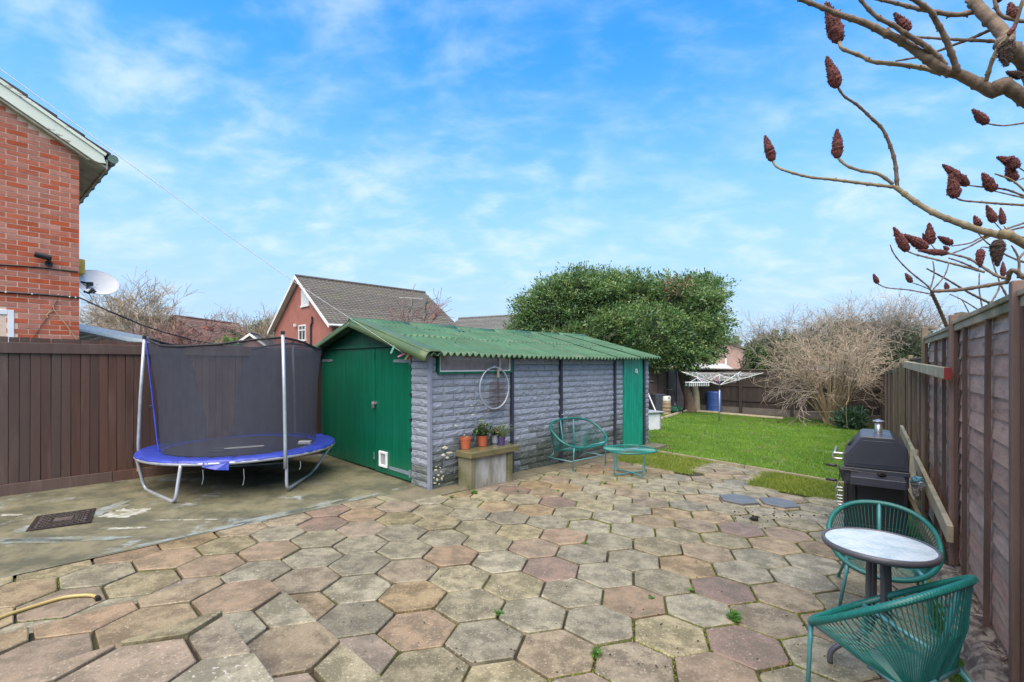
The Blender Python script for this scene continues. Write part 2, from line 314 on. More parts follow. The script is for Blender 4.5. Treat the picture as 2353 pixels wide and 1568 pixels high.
MT['leafdk'] = leafmat('dark_leaf', (.035, .085, .042), (.022, .058, .03), .5)
MT['leafgrey'] = leafmat('grey_green_leaf', (.13, .16, .10), (.09, .12, .08), .6)
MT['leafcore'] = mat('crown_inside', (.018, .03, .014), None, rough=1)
MT['weed'] = leafmat('weed_leaf', (.09, .20, .03), (.05, .13, .02), .5)
MT['grass'] = leafmat('grass_blade', (.155, .28, .028), (.09, .20, .02), .55, .3)
MT['grassmoss'] = leafmat('mossy_grass_blade', (.20, .25, .035), (.12, .18, .028), .6, .3)
MT['litter'] = mat('dead_leaf', (.14, .085, .05), (.07, .045, .028), rough=.9, rv=.3)
MT['farbrick'] = mat('far_brick', (.33, .125, .09), (.27, .10, .075), rough=.9, scale=2)
MT['farbrickp'] = mat('far_brick_pink', (.40, .22, .17), (.34, .18, .14), rough=.9, scale=2)
MT['farpink'] = mat('pink_render', (.42, .28, .24), (.38, .25, .21), rough=.9)
MT['rooftile'] = mat('mossy_roof_tile', (.115, .105, .092), (.075, .07, .06), rough=.85, scale=3, rv=.2, col3=(.10, .105, .06), s3=1.2, lo3=.5, hi3=.7)
MT['rooftileg'] = mat('grey_roof_tile', (.14, .14, .13), (.09, .095, .085), rough=.85, scale=3, rv=.2)
MT['rooftiler'] = mat('brown_roof_tile', (.15, .085, .065), (.10, .06, .05), rough=.85, scale=3, rv=.2)
MT['glassdark'] = mat('window_glass', (.05, .06, .065), (.03, .035, .04), rough=.08, spec=.8)
MT['iron'] = mat('cast_iron', (.04, .03, .026), (.025, .02, .018), rough=.5, metal=.3, scale=20, bump=.3)
MT['char'] = mat('charcoal', (.01, .009, .008), None, rough=.95)
MT['yellow'] = mat('yellow_plastic', (.62, .42, .06), None, rough=.4)
MT['string'] = mat('pale_string', (.48, .38, .22), None, rough=.8)
MT['rope'] = mat('white_line', (.85, .84, .82), (.75, .73, .7), rough=.7)
MT['pegs'] = [mat('peg_'+n, c, None, rough=.5) for n, c in (('green', (.18, .5, .32)), ('white', (.6, .65, .66)), ('pink', (.55, .18, .28)), ('blue', (.15, .38, .5)), ('orange', (.6, .18, .06)), ('yellow', (.6, .55, .25)))]
def transmix(name, col, fac, rough=.5, spec=.5, tint=(1, 1, 1)):
    m = mat(name, col, None, rough=rough, scale=12, spec=spec); t = m.node_tree; b = t.nodes['Principled BSDF']; o = t.nodes['Material Output']
    tr = t.nodes.new('ShaderNodeBsdfTransparent'); tr.inputs[0].default_value = (*tint, 1); ms = t.nodes.new('ShaderNodeMixShader'); ms.inputs[0].default_value = fac
    t.links.new(tr.outputs[0], ms.inputs[1]); t.links.new(b.outputs[0], ms.inputs[2]); t.links.new(ms.outputs[0], o.inputs[0]); return m
MT['net'] = transmix('safety_net', (.062, .07, .092), .60, .8, .3)
MT['pane'] = transmix('lightened_pane', (.34, .30, .29), .72, .08, .9)  # pale, mostly opaque colour stands in for light in the dark shed
MT['dish'] = mat('dish_grey', (.60, .61, .61), (.52, .53, .53), rough=.5, scale=5)
MT['tableglass'] = mat('frosted_table_glass', (.62, .68, .68), (.36, .48, .47), rough=.16, scale=9, bump=.6, bscale=60, spec=1.0, coat=.6, lo=.45, hi=.7)
MT['polycarb'] = transmix('polycarbonate', (.55, .62, .56), .8, 1.0, .1)

# ------------------------------------------------------------------ THE SETTING: ground
def tag(o, kind): o['kind'] = kind; return o
gm = MB(); xs = [-900, -300, -100, -40, -20, -9, -4, 0, 4, 8, 12, 16, 24, 40, 100, 300, 900]; ys = [-60, -20, 0, 3, 6, 9, 12, 16, 19, 22, 30, 50, 100, 250, 600, 1500]
gm.v = [(x, y, G(x, y)-.09) for y in ys for x in xs]; nx = len(xs)
gm.f = [(j*nx+i, j*nx+i+1, (j+1)*nx+i+1, (j+1)*nx+i) for j in range(len(ys)-1) for i in range(nx-1)]
tag(part(gm, 'ground', MT['ground']), 'structure')
def clip(poly, p, n):                      # keep the side of the line through p the normal n points to
    o = []
    for i in range(len(poly)):
        a = poly[i]; b = poly[(i+1) % len(poly)]; da = (a[0]-p[0])*n[0]+(a[1]-p[1])*n[1]; db = (b[0]-p[0])*n[0]+(b[1]-p[1])*n[1]
        if da >= 0: o.append(a)
        if (da >= 0) != (db >= 0): t = da/(da-db); o.append((a[0]+(b[0]-a[0])*t, a[1]+(b[1]-a[1])*t))
    return o
SC = Vector((-1.065, 6.2, 0)); U = Vector((.7071, .7071, 0)); Vv = Vector((-.7071, .7071, 0))   # shed corner, its long axis, its front axis
def sh(u, v, z=0): p = SC+U*u+Vv*v; return Vector((p.x, p.y, z))
D0 = Vector((-3.76, 3.47, 0)); DD = (Vector((-1.631, 5.86, 0))-D0).normalized(); DN = Vector((DD.y, -DD.x, 0))   # edge between drive and slabs
FD = Vector((.5865, .81, 0)); FN = Vector((-.81, .5865, 0)); F0 = Vector((3.60, 3.845, 0))        # right fence
def fr(s, off=0, z=0): p = F0+FD*s+FN*off; return Vector((p.x, p.y, z))
E0 = gd(1509, 1039.7); E1 = gd(1928, 1112); ED = (E1-E0); ED.z = 0; ED.normalize()                 # timber edging of the lawn
EN = Vector((ED.y, -ED.x, 0))
if EN.y > 0: EN = -EN
def sheet(name, poly, dz, m, kind='structure', sub=1.0):
    import bmesh
    b = bmesh.new(); vs = [b.verts.new((p[0], p[1], 0)) for p in poly]; b.faces.new(vs)
    x0 = min(p[0] for p in poly); x1 = max(p[0] for p in poly); y0 = min(p[1] for p in poly); y1 = max(p[1] for p in poly)
    x = x0+sub
    while x < x1: bmesh.ops.bisect_plane(b, geom=b.verts[:]+b.edges[:]+b.faces[:], plane_co=(x, 0, 0), plane_no=(1, 0, 0)); x += sub
    y = y0+sub
    while y < y1: bmesh.ops.bisect_plane(b, geom=b.verts[:]+b.edges[:]+b.faces[:], plane_co=(0, y, 0), plane_no=(0, 1, 0)); y += sub
    for v in b.verts: v.co.z = G(v.co.x, v.co.y)+dz
    bmesh.ops.recalc_face_normals(b, faces=b.faces)
    me = bpy.data.meshes.new(name); b.to_mesh(me); b.free(); me.materials.append(m)
    if me.polygons[0].normal.z < 0: me.flip_normals()
    o = link(name, me); o['kind'] = kind; return o
patio = sheet('patio', [(-6, -1), (6, -1), (7.2, 6.4), tuple(fr(4.2)[:2]), tuple((E0-ED*1.6)[:2]), (1.5, 10.2), (-1.6, 7.4), tuple((D0+DD*3.2)[:2]), tuple(D0[:2]), (-6.2, 1.0)], -.022, MT['bed'], sub=1.3)
drive = sheet('concrete_drive', [tuple(D0[:2]), tuple((D0+DD*3.42)[:2]), tuple(sh(0.02, .05)[:2]), tuple(sh(.2, 3.6)[:2]), (-9, 4.6), (-9, -1), tuple((D0-DD*5.2)[:2])], .004, MT['drive'], sub=.9)
# hexagonal slabs on one lattice fitted to the photograph
LA, LT = .4337, radians(-13.9)
le1 = Vector((cos(LT), sin(LT), 0))*LA; le2 = Vector((cos(LT-pi/3), sin(LT-pi/3), 0))*LA
def hexpoly(cx, cy, a=LA-.017, j=0):
    R_ = a/sqrt(3); q = rnd.uniform(-j, j); return [(cx+R_*cos(LT+q+pi/6+k*pi/3)+rnd.uniform(-.004, .004), cy+R_*sin(LT+q+pi/6+k*pi/3)+rnd.uniform(-.004, .004)) for k in range(6)]
def inpoly(p, poly):
    c = False
    for i in range(len(poly)):
        a, b = poly[i], poly[i-1]
        if (a[1] > p[1]) != (b[1] > p[1]) and p[0] < (b[0]-a[0])*(p[1]-a[1])/(b[1]-a[1])+a[0]: c = not c
    return c
def C3(x, y): return ((2300+x/2.091)*.6128, (1150+y/2.091)*.6128)
gL = [tuple(gd(*C3(*q))[:2]) for q in ((60, 1150), (300, 1138), (560, 1180), (800, 1218), (640, 1262), (600, 1312), (430, 1290), (250, 1245), (10, 1205))]
gR = [tuple(gd(*C3(*q))[:2]) for q in ((1185, 1300), (1500, 1330), (1790, 1392), (2150, 1460), (2100, 1560), (1760, 1525), (1400, 1455), (1060, 1395))]
special = {(5, -2): 'slabE', (0, -2): 'slabC', (2, -2): 'slabE', (-2, -4): 'slabC', (3, -1): 'slabC', (0, 1): 'slabD', (-1, 1): 'slabC', (2, 0): 'slabD', (1, 0): 'slabA', (-1, 0): 'slabB', (4, -1): 'slabD', (4, -2): 'slabA', (3, -2): 'slabD', (-2, 0): 'slabA', (1, 1): 'slabB', (2, 1): 'slabB', (0, 0): 'slabA', (4, -7): 'slabE', (3, -8): 'slabE', (-5, -2): 'slabB', (-4, -1): 'slabC', (-5, 0): 'slabC', (-6, 0): 'slabC', (0, 2): 'slabA', (-2, -3): 'slabC', (8, -6): 'slabE', (9, -6): 'slabC'}
def slab(poly, top, parent, key, tilt=.0022):
    if len(poly) < 3: return
    ar = abs(sum(poly[i][0]*poly[(i+1) % len(poly)][1]-poly[(i+1) % len(poly)][0]*poly[i][1] for i in range(len(poly))))/2
    if ar < .006: return
    q_ = []
    for i_ in range(len(poly)):
        a_, b_, c_ = poly[i_-1], poly[i_], poly[(i_+1) % len(poly)]
        if rnd.random() < .38:
            f1, f2 = rnd.uniform(.02, .11), rnd.uniform(.02, .11); q_ += [(b_[0]+(a_[0]-b_[0])*f1, b_[1]+(a_[1]-b_[1])*f1), (b_[0]+(c_[0]-b_[0])*f2, b_[1]+(c_[1]-b_[1])*f2)]
        else: q_.append(b_)
    poly = q_
    n = len(poly); cx = sum(p[0] for p in poly)/n; cy = sum(p[1] for p in poly)/n; ax, ay = rnd.uniform(-tilt, tilt)*4, rnd.uniform(-tilt, tilt)*4; h = rnd.uniform(-.007, .006)
    z1 = lambda x, y: top(x, y)+h+ax*(x-cx)+ay*(y-cy); b = MB().prism([(p[0]-cx, p[1]-cy) for p in poly], lambda x, y: top(x+cx, y+cy)-.035-top(cx, cy), lambda x, y: z1(x+cx, y+cy)-top(cx, cy), .007, .005)
    m = MT[key] if key in MT else key
    part(b, 'paving_slab', m, parent, loc=(cx, cy, top(cx, cy)))
PA = at(586, 1301.4, .27); PB = at(504.5, 1406.4, .43)                          # corners of the two raised platforms
e45 = Vector((.7071, .7071, 0)); f45 = Vector((-.7071, .7071, 0))
def pick(): return rnd.choices(['slabA', 'slabB', 'slabC', 'slabD', 'slabE'], [52, 30, 6, 10, 2])[0]
for i in range(-20, 26):
    for j in range(-24, 12):
        c = Vector((-.2826, 3.294, 0))+le1*i+le2*j
        if c.y < 1.55 or c.y > 11 or abs(c.x) > c.y*1.10+.35: continue
        if inpoly(c, gL) or inpoly(c, gR): continue
        if (c-PA).dot(e45) < -.22 and (c-PA).dot(f45) < -.22: continue
        p = hexpoly(c.x, c.y, j=.012)
        p = clip(p, D0+DN*.004, DN)
        p = clip(p, fr(0, .27), FN)
        p = clip(p, E0+EN*.07, EN)
        if (c-SC).dot(U) > -.12: p = clip(p, sh(0, -.30), -Vv)
        if not p: continue
        key = special.get((i, j)) or pick()
        slab(p, lambda x, y: G(x, y)+.002, patio, key)
def stain(c, ex_, rx, ry, seed, m, amp=.55):
    c = Vector(c); ey_ = Vector((-ex_.y, ex_.x, 0)); P = []
    for k in range(46):
        a = 2*pi*k/46; q = 1+amp*noise.noise(Vector((cos(a)*1.7, sin(a)*1.7, seed)))+.5*amp*noise.noise(Vector((cos(a)*5, sin(a)*5, seed)))+rnd.uniform(-.06, .06); p = c+ex_*cos(a)*rx*q+ey_*sin(a)*ry*q; P.append((p.x, p.y))
    mb = MB().add([(x, y, G(x, y)+.0065) for x, y in P]+[(c.x, c.y, G(c.x, c.y)+.0065)], [(i, (i+1) % 46, 46) for i in range(46)]); part(mb, 'cement_patch', m, drive)
MT['smear'] = mat('pale_blue_cement', (.22, .26, .26), (.15, .165, .13), rough=.6, scale=9, detail=12, ro=.75, lo=.42, hi=.58, col3=(.15, .145, .085), s3=5, lo3=.46, hi3=.60)
MT['smearw'] = mat('white_cement', (.40, .41, .37), (.20, .20, .13), rough=.6, scale=12, detail=12, ro=.75, lo=.42, hi=.60, col3=(.16, .155, .085), s3=7, lo3=.50, hi3=.60)
X1 = Vector((1, .12, 0)).normalized()
for px_, py_, rx, ry, sd_, mm in ((286, 1181, .20, .16, 1, 'smearw'), (250, 1172, .10, .28, 2, 'smear'), (150, 1240, .55, .05, 3, 'smear'), (40, 1245, .42, .07, 4, 'smear'), (70, 1215, .10, .13, 5, 'smear'), (290, 1215, .22, .03, 6, 'smearw'), (430, 1196, .30, .02, 7, 'smearw'), (25, 1185, .12, .03, 8, 'smearw')): stain(gd(px_, py_), X1, rx, ry, sd_, MT[mm])
for k, (t_, l_, w_) in enumerate(((.9, .35, .05), (1.5, .3, .07), (2.0, .45, .08), (2.5, .40, .10), (2.95, .3, .08))): stain(D0+DD*t_-DN*(w_+.01), DD, l_, w_*.8, 20+k, MT['smear'], .35)
# small extra slabs in the strip between the grass patches are clipped by the edging above; two loose slate-coloured slabs stand proud
for q in ((980, 1522), (1300, 1548)):
    c = gd(*C3(*q)); slab(hexpoly(c.x, c.y, .40), lambda x, y: G(x, y)+.032, patio, MT['slate'], .006)
# raised platforms
def platform(C, z, ex, depth, anchor, name):
    a = C; b_ = C+f45*(-depth); poly = [C, C-f45*depth, C-f45*depth-e45*depth, C-e45*depth]
    o = part(MB().prism([(q.x, q.y) for q in poly], -.05, z-.03), name, MT['bed']); o['kind'] = 'structure'
    for i in range(-9, 10):
        for j in range(-9, 10):
            c = Vector(anchor)+le1*i+le2*j
            if (c-C).length > depth*.9 or c.y < 1.2 or abs(c.x) > c.y*1.12+.35: continue
            p = clip(hexpoly(c.x, c.y, LA-.02), C-e45*-.012, -e45); p = clip(p, C+f45*.012, -f45)
            if name == 'patio_step' and (c-PB).dot(e45) < -.26 and (c-PB).dot(f45) < -.26: continue
            if p: slab(p, lambda x, y: z, o, ({(0, 0): 'slabC', (0, 1): 'slabD', (1, 1): 'slabB', (1, 0): 'slabA', (-1, 0): 'slabB', (-1, 1): 'slabB', (-2, 0): 'slabA', (-2, 1): 'slabC'} if name == 'patio_step' else {(0, 0): 'slabC', (0, -1): 'slabA', (1, 0): 'slabD', (1, 1): 'slabB'}).get((i, j)) or rnd.choices(['slabA', 'slabD', 'slabC', 'slabB'], [45, 25, 12, 18])[0])
    return o
platform(PA, .27, 0, 3.6, at(547.5, 1369, .27), 'patio_step')
platform(PB, .43, 0, 2.6, at(296, 1540, .43), 'upper_patio_step')
# concrete strip and plinth along the shed
st = MB()
k0 = 0
for s0 in (-.62, 0, .92, 1.85, 2.78, 3.7, 4.62):
    p = [sh(s0, .02), sh(s0+(.90 if s0 >= 0 else .61), .02), sh(s0+(.90 if s0 >= 0 else .61), -.29), sh(s0, -.29)]
    if s0 < 0: p = [sh(-.62, .25), sh(-.012, .25), sh(-.012, -.29), sh(-.5, -.29)]; p = [Vector((q[0], q[1], 0)) for q in clip([(q.x, q.y) for q in p], D0+DN*.004, DN)]
    b = MB().prism([(q.x, q.y) for q in p], -.1, lambda x, y: G(x, y)+.008, .006, .004)
    part(b, 'edging_slab', MT['strip'], patio)
# lawn
lawnpoly = [tuple((E0-ED*3.2+EN*.01)[:2]), tuple((E0+ED*4.1+EN*.01)[:2]), tuple(fr(3.4)[:2]), tuple(fr(15.9)[:2]), (11.6, 17.2), (8.0, 20.0), (5.6, 18.4), (3.6, 14.5), (1.2, 11.6)]
lawn = sheet('lawn', lawnpoly, -.004, MT['turf'], sub=1.4)
sheet('soil_border', [(4.2, 18.2), (7.7, 19.4), (12.2, 15.7), tuple(fr(8)[:2]), tuple(fr(16.4)[:2]), (8.3, 21.2)], .012, MT['soil'], sub=1.4)
def rag(poly, a=.05):
    o = []
    for i in range(len(poly)):
        p, q = poly[i], poly[(i+1) % len(poly)]; n = max(1, int(sqrt((p[0]-q[0])**2+(p[1]-q[1])**2)/.12))
        for k in range(n): t = k/n; o.append((p[0]+(q[0]-p[0])*t+rnd.uniform(-a, a), p[1]+(q[1]-p[1])*t+rnd.uniform(-a, a)))
    return o
g1 = sheet('moss_verge', rag(gL), -.006, MT['moss'], sub=.8); g2 = sheet('moss_verge', rag(gR), -.006, MT['moss'], sub=.8)
sheet('moss_strip', [tuple(fr(s, .30)[:2]) for s in (-2.6, 4)]+[tuple(fr(s, .15)[:2]) for s in (4, -2.6)], -.002, MT['moss'], sub=.8)
def blades(name, m, pts, hmin, hmax, wd, parent=None):
    v = []; f = []
    for (x, y) in pts:
        z = G(x, y)-.008; a = rnd.random()*6.283; h = rnd.uniform(hmin, hmax); l_ = rnd.uniform(.2, .9)*h; b = a+rnd.uniform(-1, 1); o = len(v)
        v += [(x-cos(a)*wd, y-sin(a)*wd, z), (x+cos(a)*wd, y+sin(a)*wd, z), (x+sin(b)*l_, y+cos(b)*l_, z+h)]; f.append((o, o+1, o+2))
    me = bpy.data.meshes.new(name); me.from_pydata(v, [], f); me.materials.append(m); o = link(name, me, parent); o['kind'] = 'stuff'; return o
def scatter(poly, n, acc=None):
    x0 = min(p[0] for p in poly); x1 = max(p[0] for p in poly); y0 = min(p[1] for p in poly); y1 = max(p[1] for p in poly); o = []
    while len(o) < n:
        p = (rnd.uniform(x0, x1), rnd.uniform(y0, y1))
        if inpoly(p, poly) and (acc is None or acc(p)): o.append(p)
    return o
def lawnacc(p):
    if (Vector((p[0], p[1], 0))-E0).dot(EN) > -.05: return False
    if (p[0]-1.2)**2 < 0: return False
    q = Vector((p[0], p[1], 0))-SC
    if -.1 < q.dot(U) < 5.75 and q.dot(Vv) > -.36: return False
    if noise.noise(Vector((p[0]*1.3, p[1]*1.3, 5)))+.6*noise.noise(Vector((p[0]*5, p[1]*5, 2))) < -.42 and rnd.random() < .8: return False
    return rnd.random() < min(1, 9/max(p[1], 7))+.25
blades('lawn_grass', MT['grass'], scatter(lawnpoly, 150000, lawnacc), .022, .055, .0065)
blades('verge_grass', MT['grassmoss'], [(x+rnd.gauss(0, .045), y+rnd.gauss(0, .045)) for x, y in scatter(gL, 16000)+scatter(gR, 20000)], .015, .05, .006)
# timber edging
for k in range(5):
    a = E0+ED*(-1.0+k*1.35); b = a+ED*1.33; a.z = G(a.x, a.y)+.005; b.z = G(b.x, b.y)+.005
    solo(MB().beam(a, b, .028, .07), 'timber_edging', ['timber edging board of the lawn, piece nearest the shed', 'timber edging board of the lawn, second piece from the shed', 'timber edging board of the lawn, middle piece', 'timber edging board of the lawn, second piece from the barbecue', 'timber edging board of the lawn, piece behind the barbecue'][k], 'edging', MT['rail'], 'edging boards of the lawn')
# log edging at the lawn's far side
for k, (a, b) in enumerate(((at(1500, 972, -.2), at(1578, 946, -.3)), (at(1580, 946, -.3), at(1652, 950, -.3)), (at(1655, 952, -.3), at(1800, 963, -.3)))):
    a.z = G(a.x, a.y)+.03; b.z = G(b.x, b.y)+.03
    solo(MB().tube([a, b], .06, 8), 'log_edging', ['log edging of the lawn beside the grey bin', 'short log edging at the foot of the tree trunk', 'long low log edging in front of the blue barrel and back fence'][k], 'edging', MT['rail'], 'logs edging the far lawn')

# ------------------------------------------------------------------ foliage tools
def crown(parent, name, blobs, n, m, size, seed=1, core=None, up=.25, clump=7):
    r = random.Random(seed); v = []; f = []
    tot = sum(b[3]*b[4]+b[4]*b[5]+b[3]*b[5] for b in blobs)
    for (cx, cy, cz, rx, ry, rz) in blobs:
        k = int(n*(rx*ry+ry*rz+rx*rz)/tot/clump)
        for _ in range(k):
            d = Vector((r.gauss(0, 1), r.gauss(0, 1), r.gauss(0, 1))).normalized(); rad = r.uniform(.72, 1.0)
            rad += .42*noise.noise(d*2.3+Vector((cx, cz, seed)))+.34*noise.noise(d*5.5+Vector((cx, cz, seed)))
            p = Vector((cx+d.x*rx*rad, cy+d.y*ry*rad, cz+d.z*rz*rad))
            ax = (d+Vector((r.uniform(-.6, .6), r.uniform(-.6, .6), r.uniform(-.2, .7)))).normalized()
            for q in range(clump):
                s = size*r.uniform(.6, 1.35); c = p+ax*(q/clump-.3)*size*5+Vector((r.uniform(-1, 1), r.uniform(-1, 1), r.uniform(-1, 1)))*size*1.6
                a = (ax+Vector((r.uniform(-1, 1), r.uniform(-1, 1), r.uniform(-.6, .9)))).normalized(); b = a.cross(Vector((r.uniform(-1, 1), r.uniform(-1, 1), r.uniform(-1, 1)))).normalized()
                o = len(v); v += [tuple(c), tuple(c+a*s*.9+b*s*.42), tuple(c+a*s*2), tuple(c+a*s*.9-b*s*.42)]; f += [(o, o+1, o+2, o+3)]
    mb = MB(); mb.v = v; mb.f = f
    o = part(mb, name, m, parent, world=True); return o
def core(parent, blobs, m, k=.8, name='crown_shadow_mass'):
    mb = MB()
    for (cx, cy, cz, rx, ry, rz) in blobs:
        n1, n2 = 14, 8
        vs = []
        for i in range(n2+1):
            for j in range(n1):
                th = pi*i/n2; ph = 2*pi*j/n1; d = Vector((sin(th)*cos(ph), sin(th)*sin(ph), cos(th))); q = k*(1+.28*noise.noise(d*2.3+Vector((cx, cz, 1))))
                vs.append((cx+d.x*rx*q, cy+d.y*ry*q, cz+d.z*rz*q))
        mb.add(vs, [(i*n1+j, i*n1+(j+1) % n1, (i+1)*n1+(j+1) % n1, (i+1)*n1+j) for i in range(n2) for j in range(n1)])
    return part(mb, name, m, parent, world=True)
def twigs(mb, p, d, ln, rad, depth, r, n=3, spread=.6, kids=3, wob=.25, grav=0.0, minr=.0025, sides=4):
    pts = [Vector(p)]; rs = [rad]; d = Vector(d).normalized()
    for i in range(n):
        d = (d+Vector((r.gauss(0, wob), r.gauss(0, wob), r.gauss(0, wob)-grav))).normalized(); pts.append(pts[-1]+d*ln/n); rs.append(max(minr, rad*(1-.55*(i+1)/n)))
    mb.tube(pts, rs, sides, cap=False)
    if depth > 0:
        for k in range(kids):
            t = r.uniform(.35, 1); i = min(n-1, int(t*n)); q = pts[i].lerp(pts[i+1], t*n-i)
            nd = (d+Vector((r.gauss(0, spread), r.gauss(0, spread), r.gauss(0, spread)+.05))).normalized()
            twigs(mb, q, nd, ln*r.uniform(.5, .85), rs[i]*.6, depth-1, r, n, spread, kids, wob, grav, minr, 3)

# ------------------------------------------------------------------ left fence
LD = Vector((.645, .764, 0)); LO = Vector((-5.88, 5.51, 0)); LF_ANG = atan2(.764, .645)
lf = thing('board_fence', 'dark brown close-boarded fence behind the trampoline, left of the shed', 'fence', (LO.x, LO.y, 0), LF_ANG)
def gl(s, off=0): p = LO+LD*s+Vector((.764, -.645, 0))*off; return G(p.x, p.y)
s = -1.5; k = 0
part(MB().bb(-1.6, 3.9, -.004, .004, .10, 1.84), 'gap_shade_sheet', MT['fenceB'], lf)  # dark sheet added behind the boards, standing for shade in the gaps
bmesh_ = MB().box((0, 0, 0), (.0835, .014, 1.70), Matrix.Rotation(radians(5), 3, 'Z')).mesh('fence_board', MT['fenceL'])
while s < 3.86:
    o = link('fence_board', bmesh_, lf, (s, -.018+rnd.uniform(-.002, .002), gl(s)+.135+.85+rnd.uniform(-.004, .004)), (0, rnd.uniform(-.004, .004), rnd.uniform(-.02, .02))); s += .0895
part(MB().beam((-1.6, -.035, 1.845), (3.9, -.035, 1.845), .035, .125), 'top_rail', MT['fenceL'], lf, bevel=.004)
for a, b in ((-1.6, 1.0), (1.0, 3.85)): part(MB().beam((a+.004, -.03, gl(a)+.06), (b, -.03, gl(b)+.06), .03, .15), 'gravel_board', MT['fenceL'], lf, bevel=.004)
for s in (-1.4, .4, 2.2, 3.8): part(MB().bb(s-.05, s+.05, .005, .1, 0, 1.86), 'post', MT['fenceL'], lf)
# ------------------------------------------------------------------ brick house at the left
HC = Vector((-6.69, 7.42, 0)); HA = atan2(-.764, -.645); rh = random.Random(3)
house = thing('brick_house', 'red brick gable end of a house with peeling pale barge board, at the left edge', 'house', (HC.x, HC.y, 0), HA)
WT = lambda s: 4.93+.57*s
def gable(x0, x1, zf, y): return [(x0, y, 0), (x1, y, 0), (x1, y, zf(x1)), (x0, y, zf(x0))]
part(MB().ext([(0, -.008, 0), (3.6, -.008, 0), (3.6, -.008, WT(3.6)), (0, -.008, WT(0))], (0, -.2, 0)), 'wall', MT['mortar'], house)
part(MB().ext([(3.6, -.012, 0), (7.2, -.012, 0), (7.2, -.012, WT(0)), (3.6, -.012, WT(3.6))], (0, -.2, 0)), 'wall', MT['brick'], house)
part(MB().bb(0.002, .2, -8, -.22, 0, WT(0)-.01), 'side_wall', MT['brick'], house); part(MB().bb(7.0, 7.2, -8, -.22, 0, WT(0)-.01), 'side_wall', MT['brick'], house)
bm_full = MB().box((0, 0, 0), (.213, .05, .0625)).mesh('brick', MT['brick']); bm_half = MB().box((0, 0, 0), (.1005, .05, .0625)).mesh('brick', MT['brick'])
bp_half = MB().box((0, 0, 0), (.1005, .05, .0625)).mesh('brick', MT['brickpale'])
rest = MB()
for c in range(2, 86):
    z = c*.075+.0325; x = .0 if c % 2 else -.1125+.0
    first = True
    while x < 3.5:
        w_ = .213; x0 = x
        if x < 0: w_ = .1005; x0 = 0
        xc = x0+w_/2
        if z+.03 < WT(x0)+.02:
            win = .70 < xc+.10 and x0 < 1.95 and 1.15 < z < 2.44
            if win and x0 < .70-.06 and z < 2.44: win = False
            if not win:
                if x0 < 1.0 and z > 1.72:
                    me = bm_full if w_ > .2 else (bp_half if rh.random() < .2 else bm_half)
                    link('brick', me, house, (xc, -.0275+rh.uniform(-.0015, .002), z))
                else: rest.bb(x0, x0+w_, -.05, -.0025, z-.03125, z+.03125)
        x = x0+w_+.012
o = part(rest, 'brickwork', MT['brick'], house); o['kind'] = 'stuff'
wf = part(MB().bb(.70, .765, -.04, .005, 1.2, 2.43).bb(.765, 1.9, -.04, .005, 2.36, 2.43).bb(1.9, 1.96, -.04, .005, 1.2, 2.43).bb(.70, 1.96, -.04, .02, 1.14, 1.2), 'window', MT['white'], house, bevel=.004)
part(MB().bb(.767, 1.898, -.035, -.025, 1.202, 2.358), 'pane', MT['glassdark'], wf)
# roof, barge board, soffit, gutter
def rp(s): return WT(s)
bars = MB().ext([(-.16, .10, rp(-.16)-.02), (3.6, .10, rp(3.6)-.02), (3.6, .10, rp(3.6)+.15), (-.27, .10, rp(-.27)+.16), (-.30, .10, rp(-.30)+.06), (-.22, .10, rp(-.22)-.0)], (0, .028, 0))
part(bars, 'barge_board', MT['peel'], house, bevel=.004)
part(MB().ext([(-.29, .085, rp(-.29)+.163), (3.6, .085, rp(3.6)+.155), (3.6, .085, rp(3.6)+.22), (-.31, .085, rp(-.31)+.215)], (0, .065, 0)), 'barge_trim', MT['peel'], house, bevel=.004)
part(MB().ext([(-.10, -.02, rp(-.1)-.06), (-.10, .10, rp(-.1)-.06), (3.6, .10, rp(3.6)-.06), (3.6, -.02, rp(3.6)-.06)], (0, 0, .035)), 'verge_soffit', MT['soffit'], house)
part(MB().ext([(0, .1, rp(0)-.06), (-.30, .1, rp(-.26)-.02), (-.30, -8, rp(-.26)-.02), (0, -8, rp(0)-.06)], (0, 0, .03)), 'soffit', MT['soffit'], house)
part(MB().bb(-.325, -.303, -8, .1, rp(-.3)-.02, rp(-.3)+.13), 'fascia', MT['soffit'], house)
g_ = MB(); N8 = 7
for i in range(N8):
    a0, a1 = pi+pi*i/N8, pi+pi*(i+1)/N8; c0 = (-.385+.06*cos(a0), rp(-.3)+.17+.06*sin(a0)); c1 = (-.385+.06*cos(a1), rp(-.3)+.17+.06*sin(a1))
    g_.ext([(c0[0], .15, c0[1]), (c1[0], .15, c1[1]), (c1[0]*.97-.0116, .15, c1[1]+.006), (c0[0]*.97-.0116, .15, c0[1]+.006)], (0, -8, 0))
part(g_, 'gutter', MT['gutter'], house)
for k in range(9): part(MB().tube([(-.385+.066*cos(pi+pi*i/6), -.1-k*.55, rp(-.3)+.17+.066*sin(pi+pi*i/6)) for i in range(7)], .012, 5), 'gutter_bracket', MT['gutter'], house)
part(MB().tube([(-.385, .155, rp(-.3)+.15), (-.385, .135, rp(-.3)+.15)], .068, 12), 'gutter_end', MT['guttergreen'], house)
for k in range(13):                       # courses of tiles of the near slope
    s0 = -.36+k*.31; o = part(MB().ext([(s0, .13, rp(s0)+.235), (s0+.34, .13, rp(s0+.34)+.215), (s0+.34, .13, rp(s0+.34)+.245), (s0, .13, rp(s0)+.275)], (0, -8.2, 0)), 'tile_course', MT['tile'], house)
part(MB().ext([(3.6, .13, rp(3.6)+.2), (7.5, .13, rp(-.3)+.2), (7.5, .13, rp(-.3)+.26), (3.6, .13, rp(3.6)+.27)], (0, -8.2, 0)), 'far_roof', MT['tile'], house)
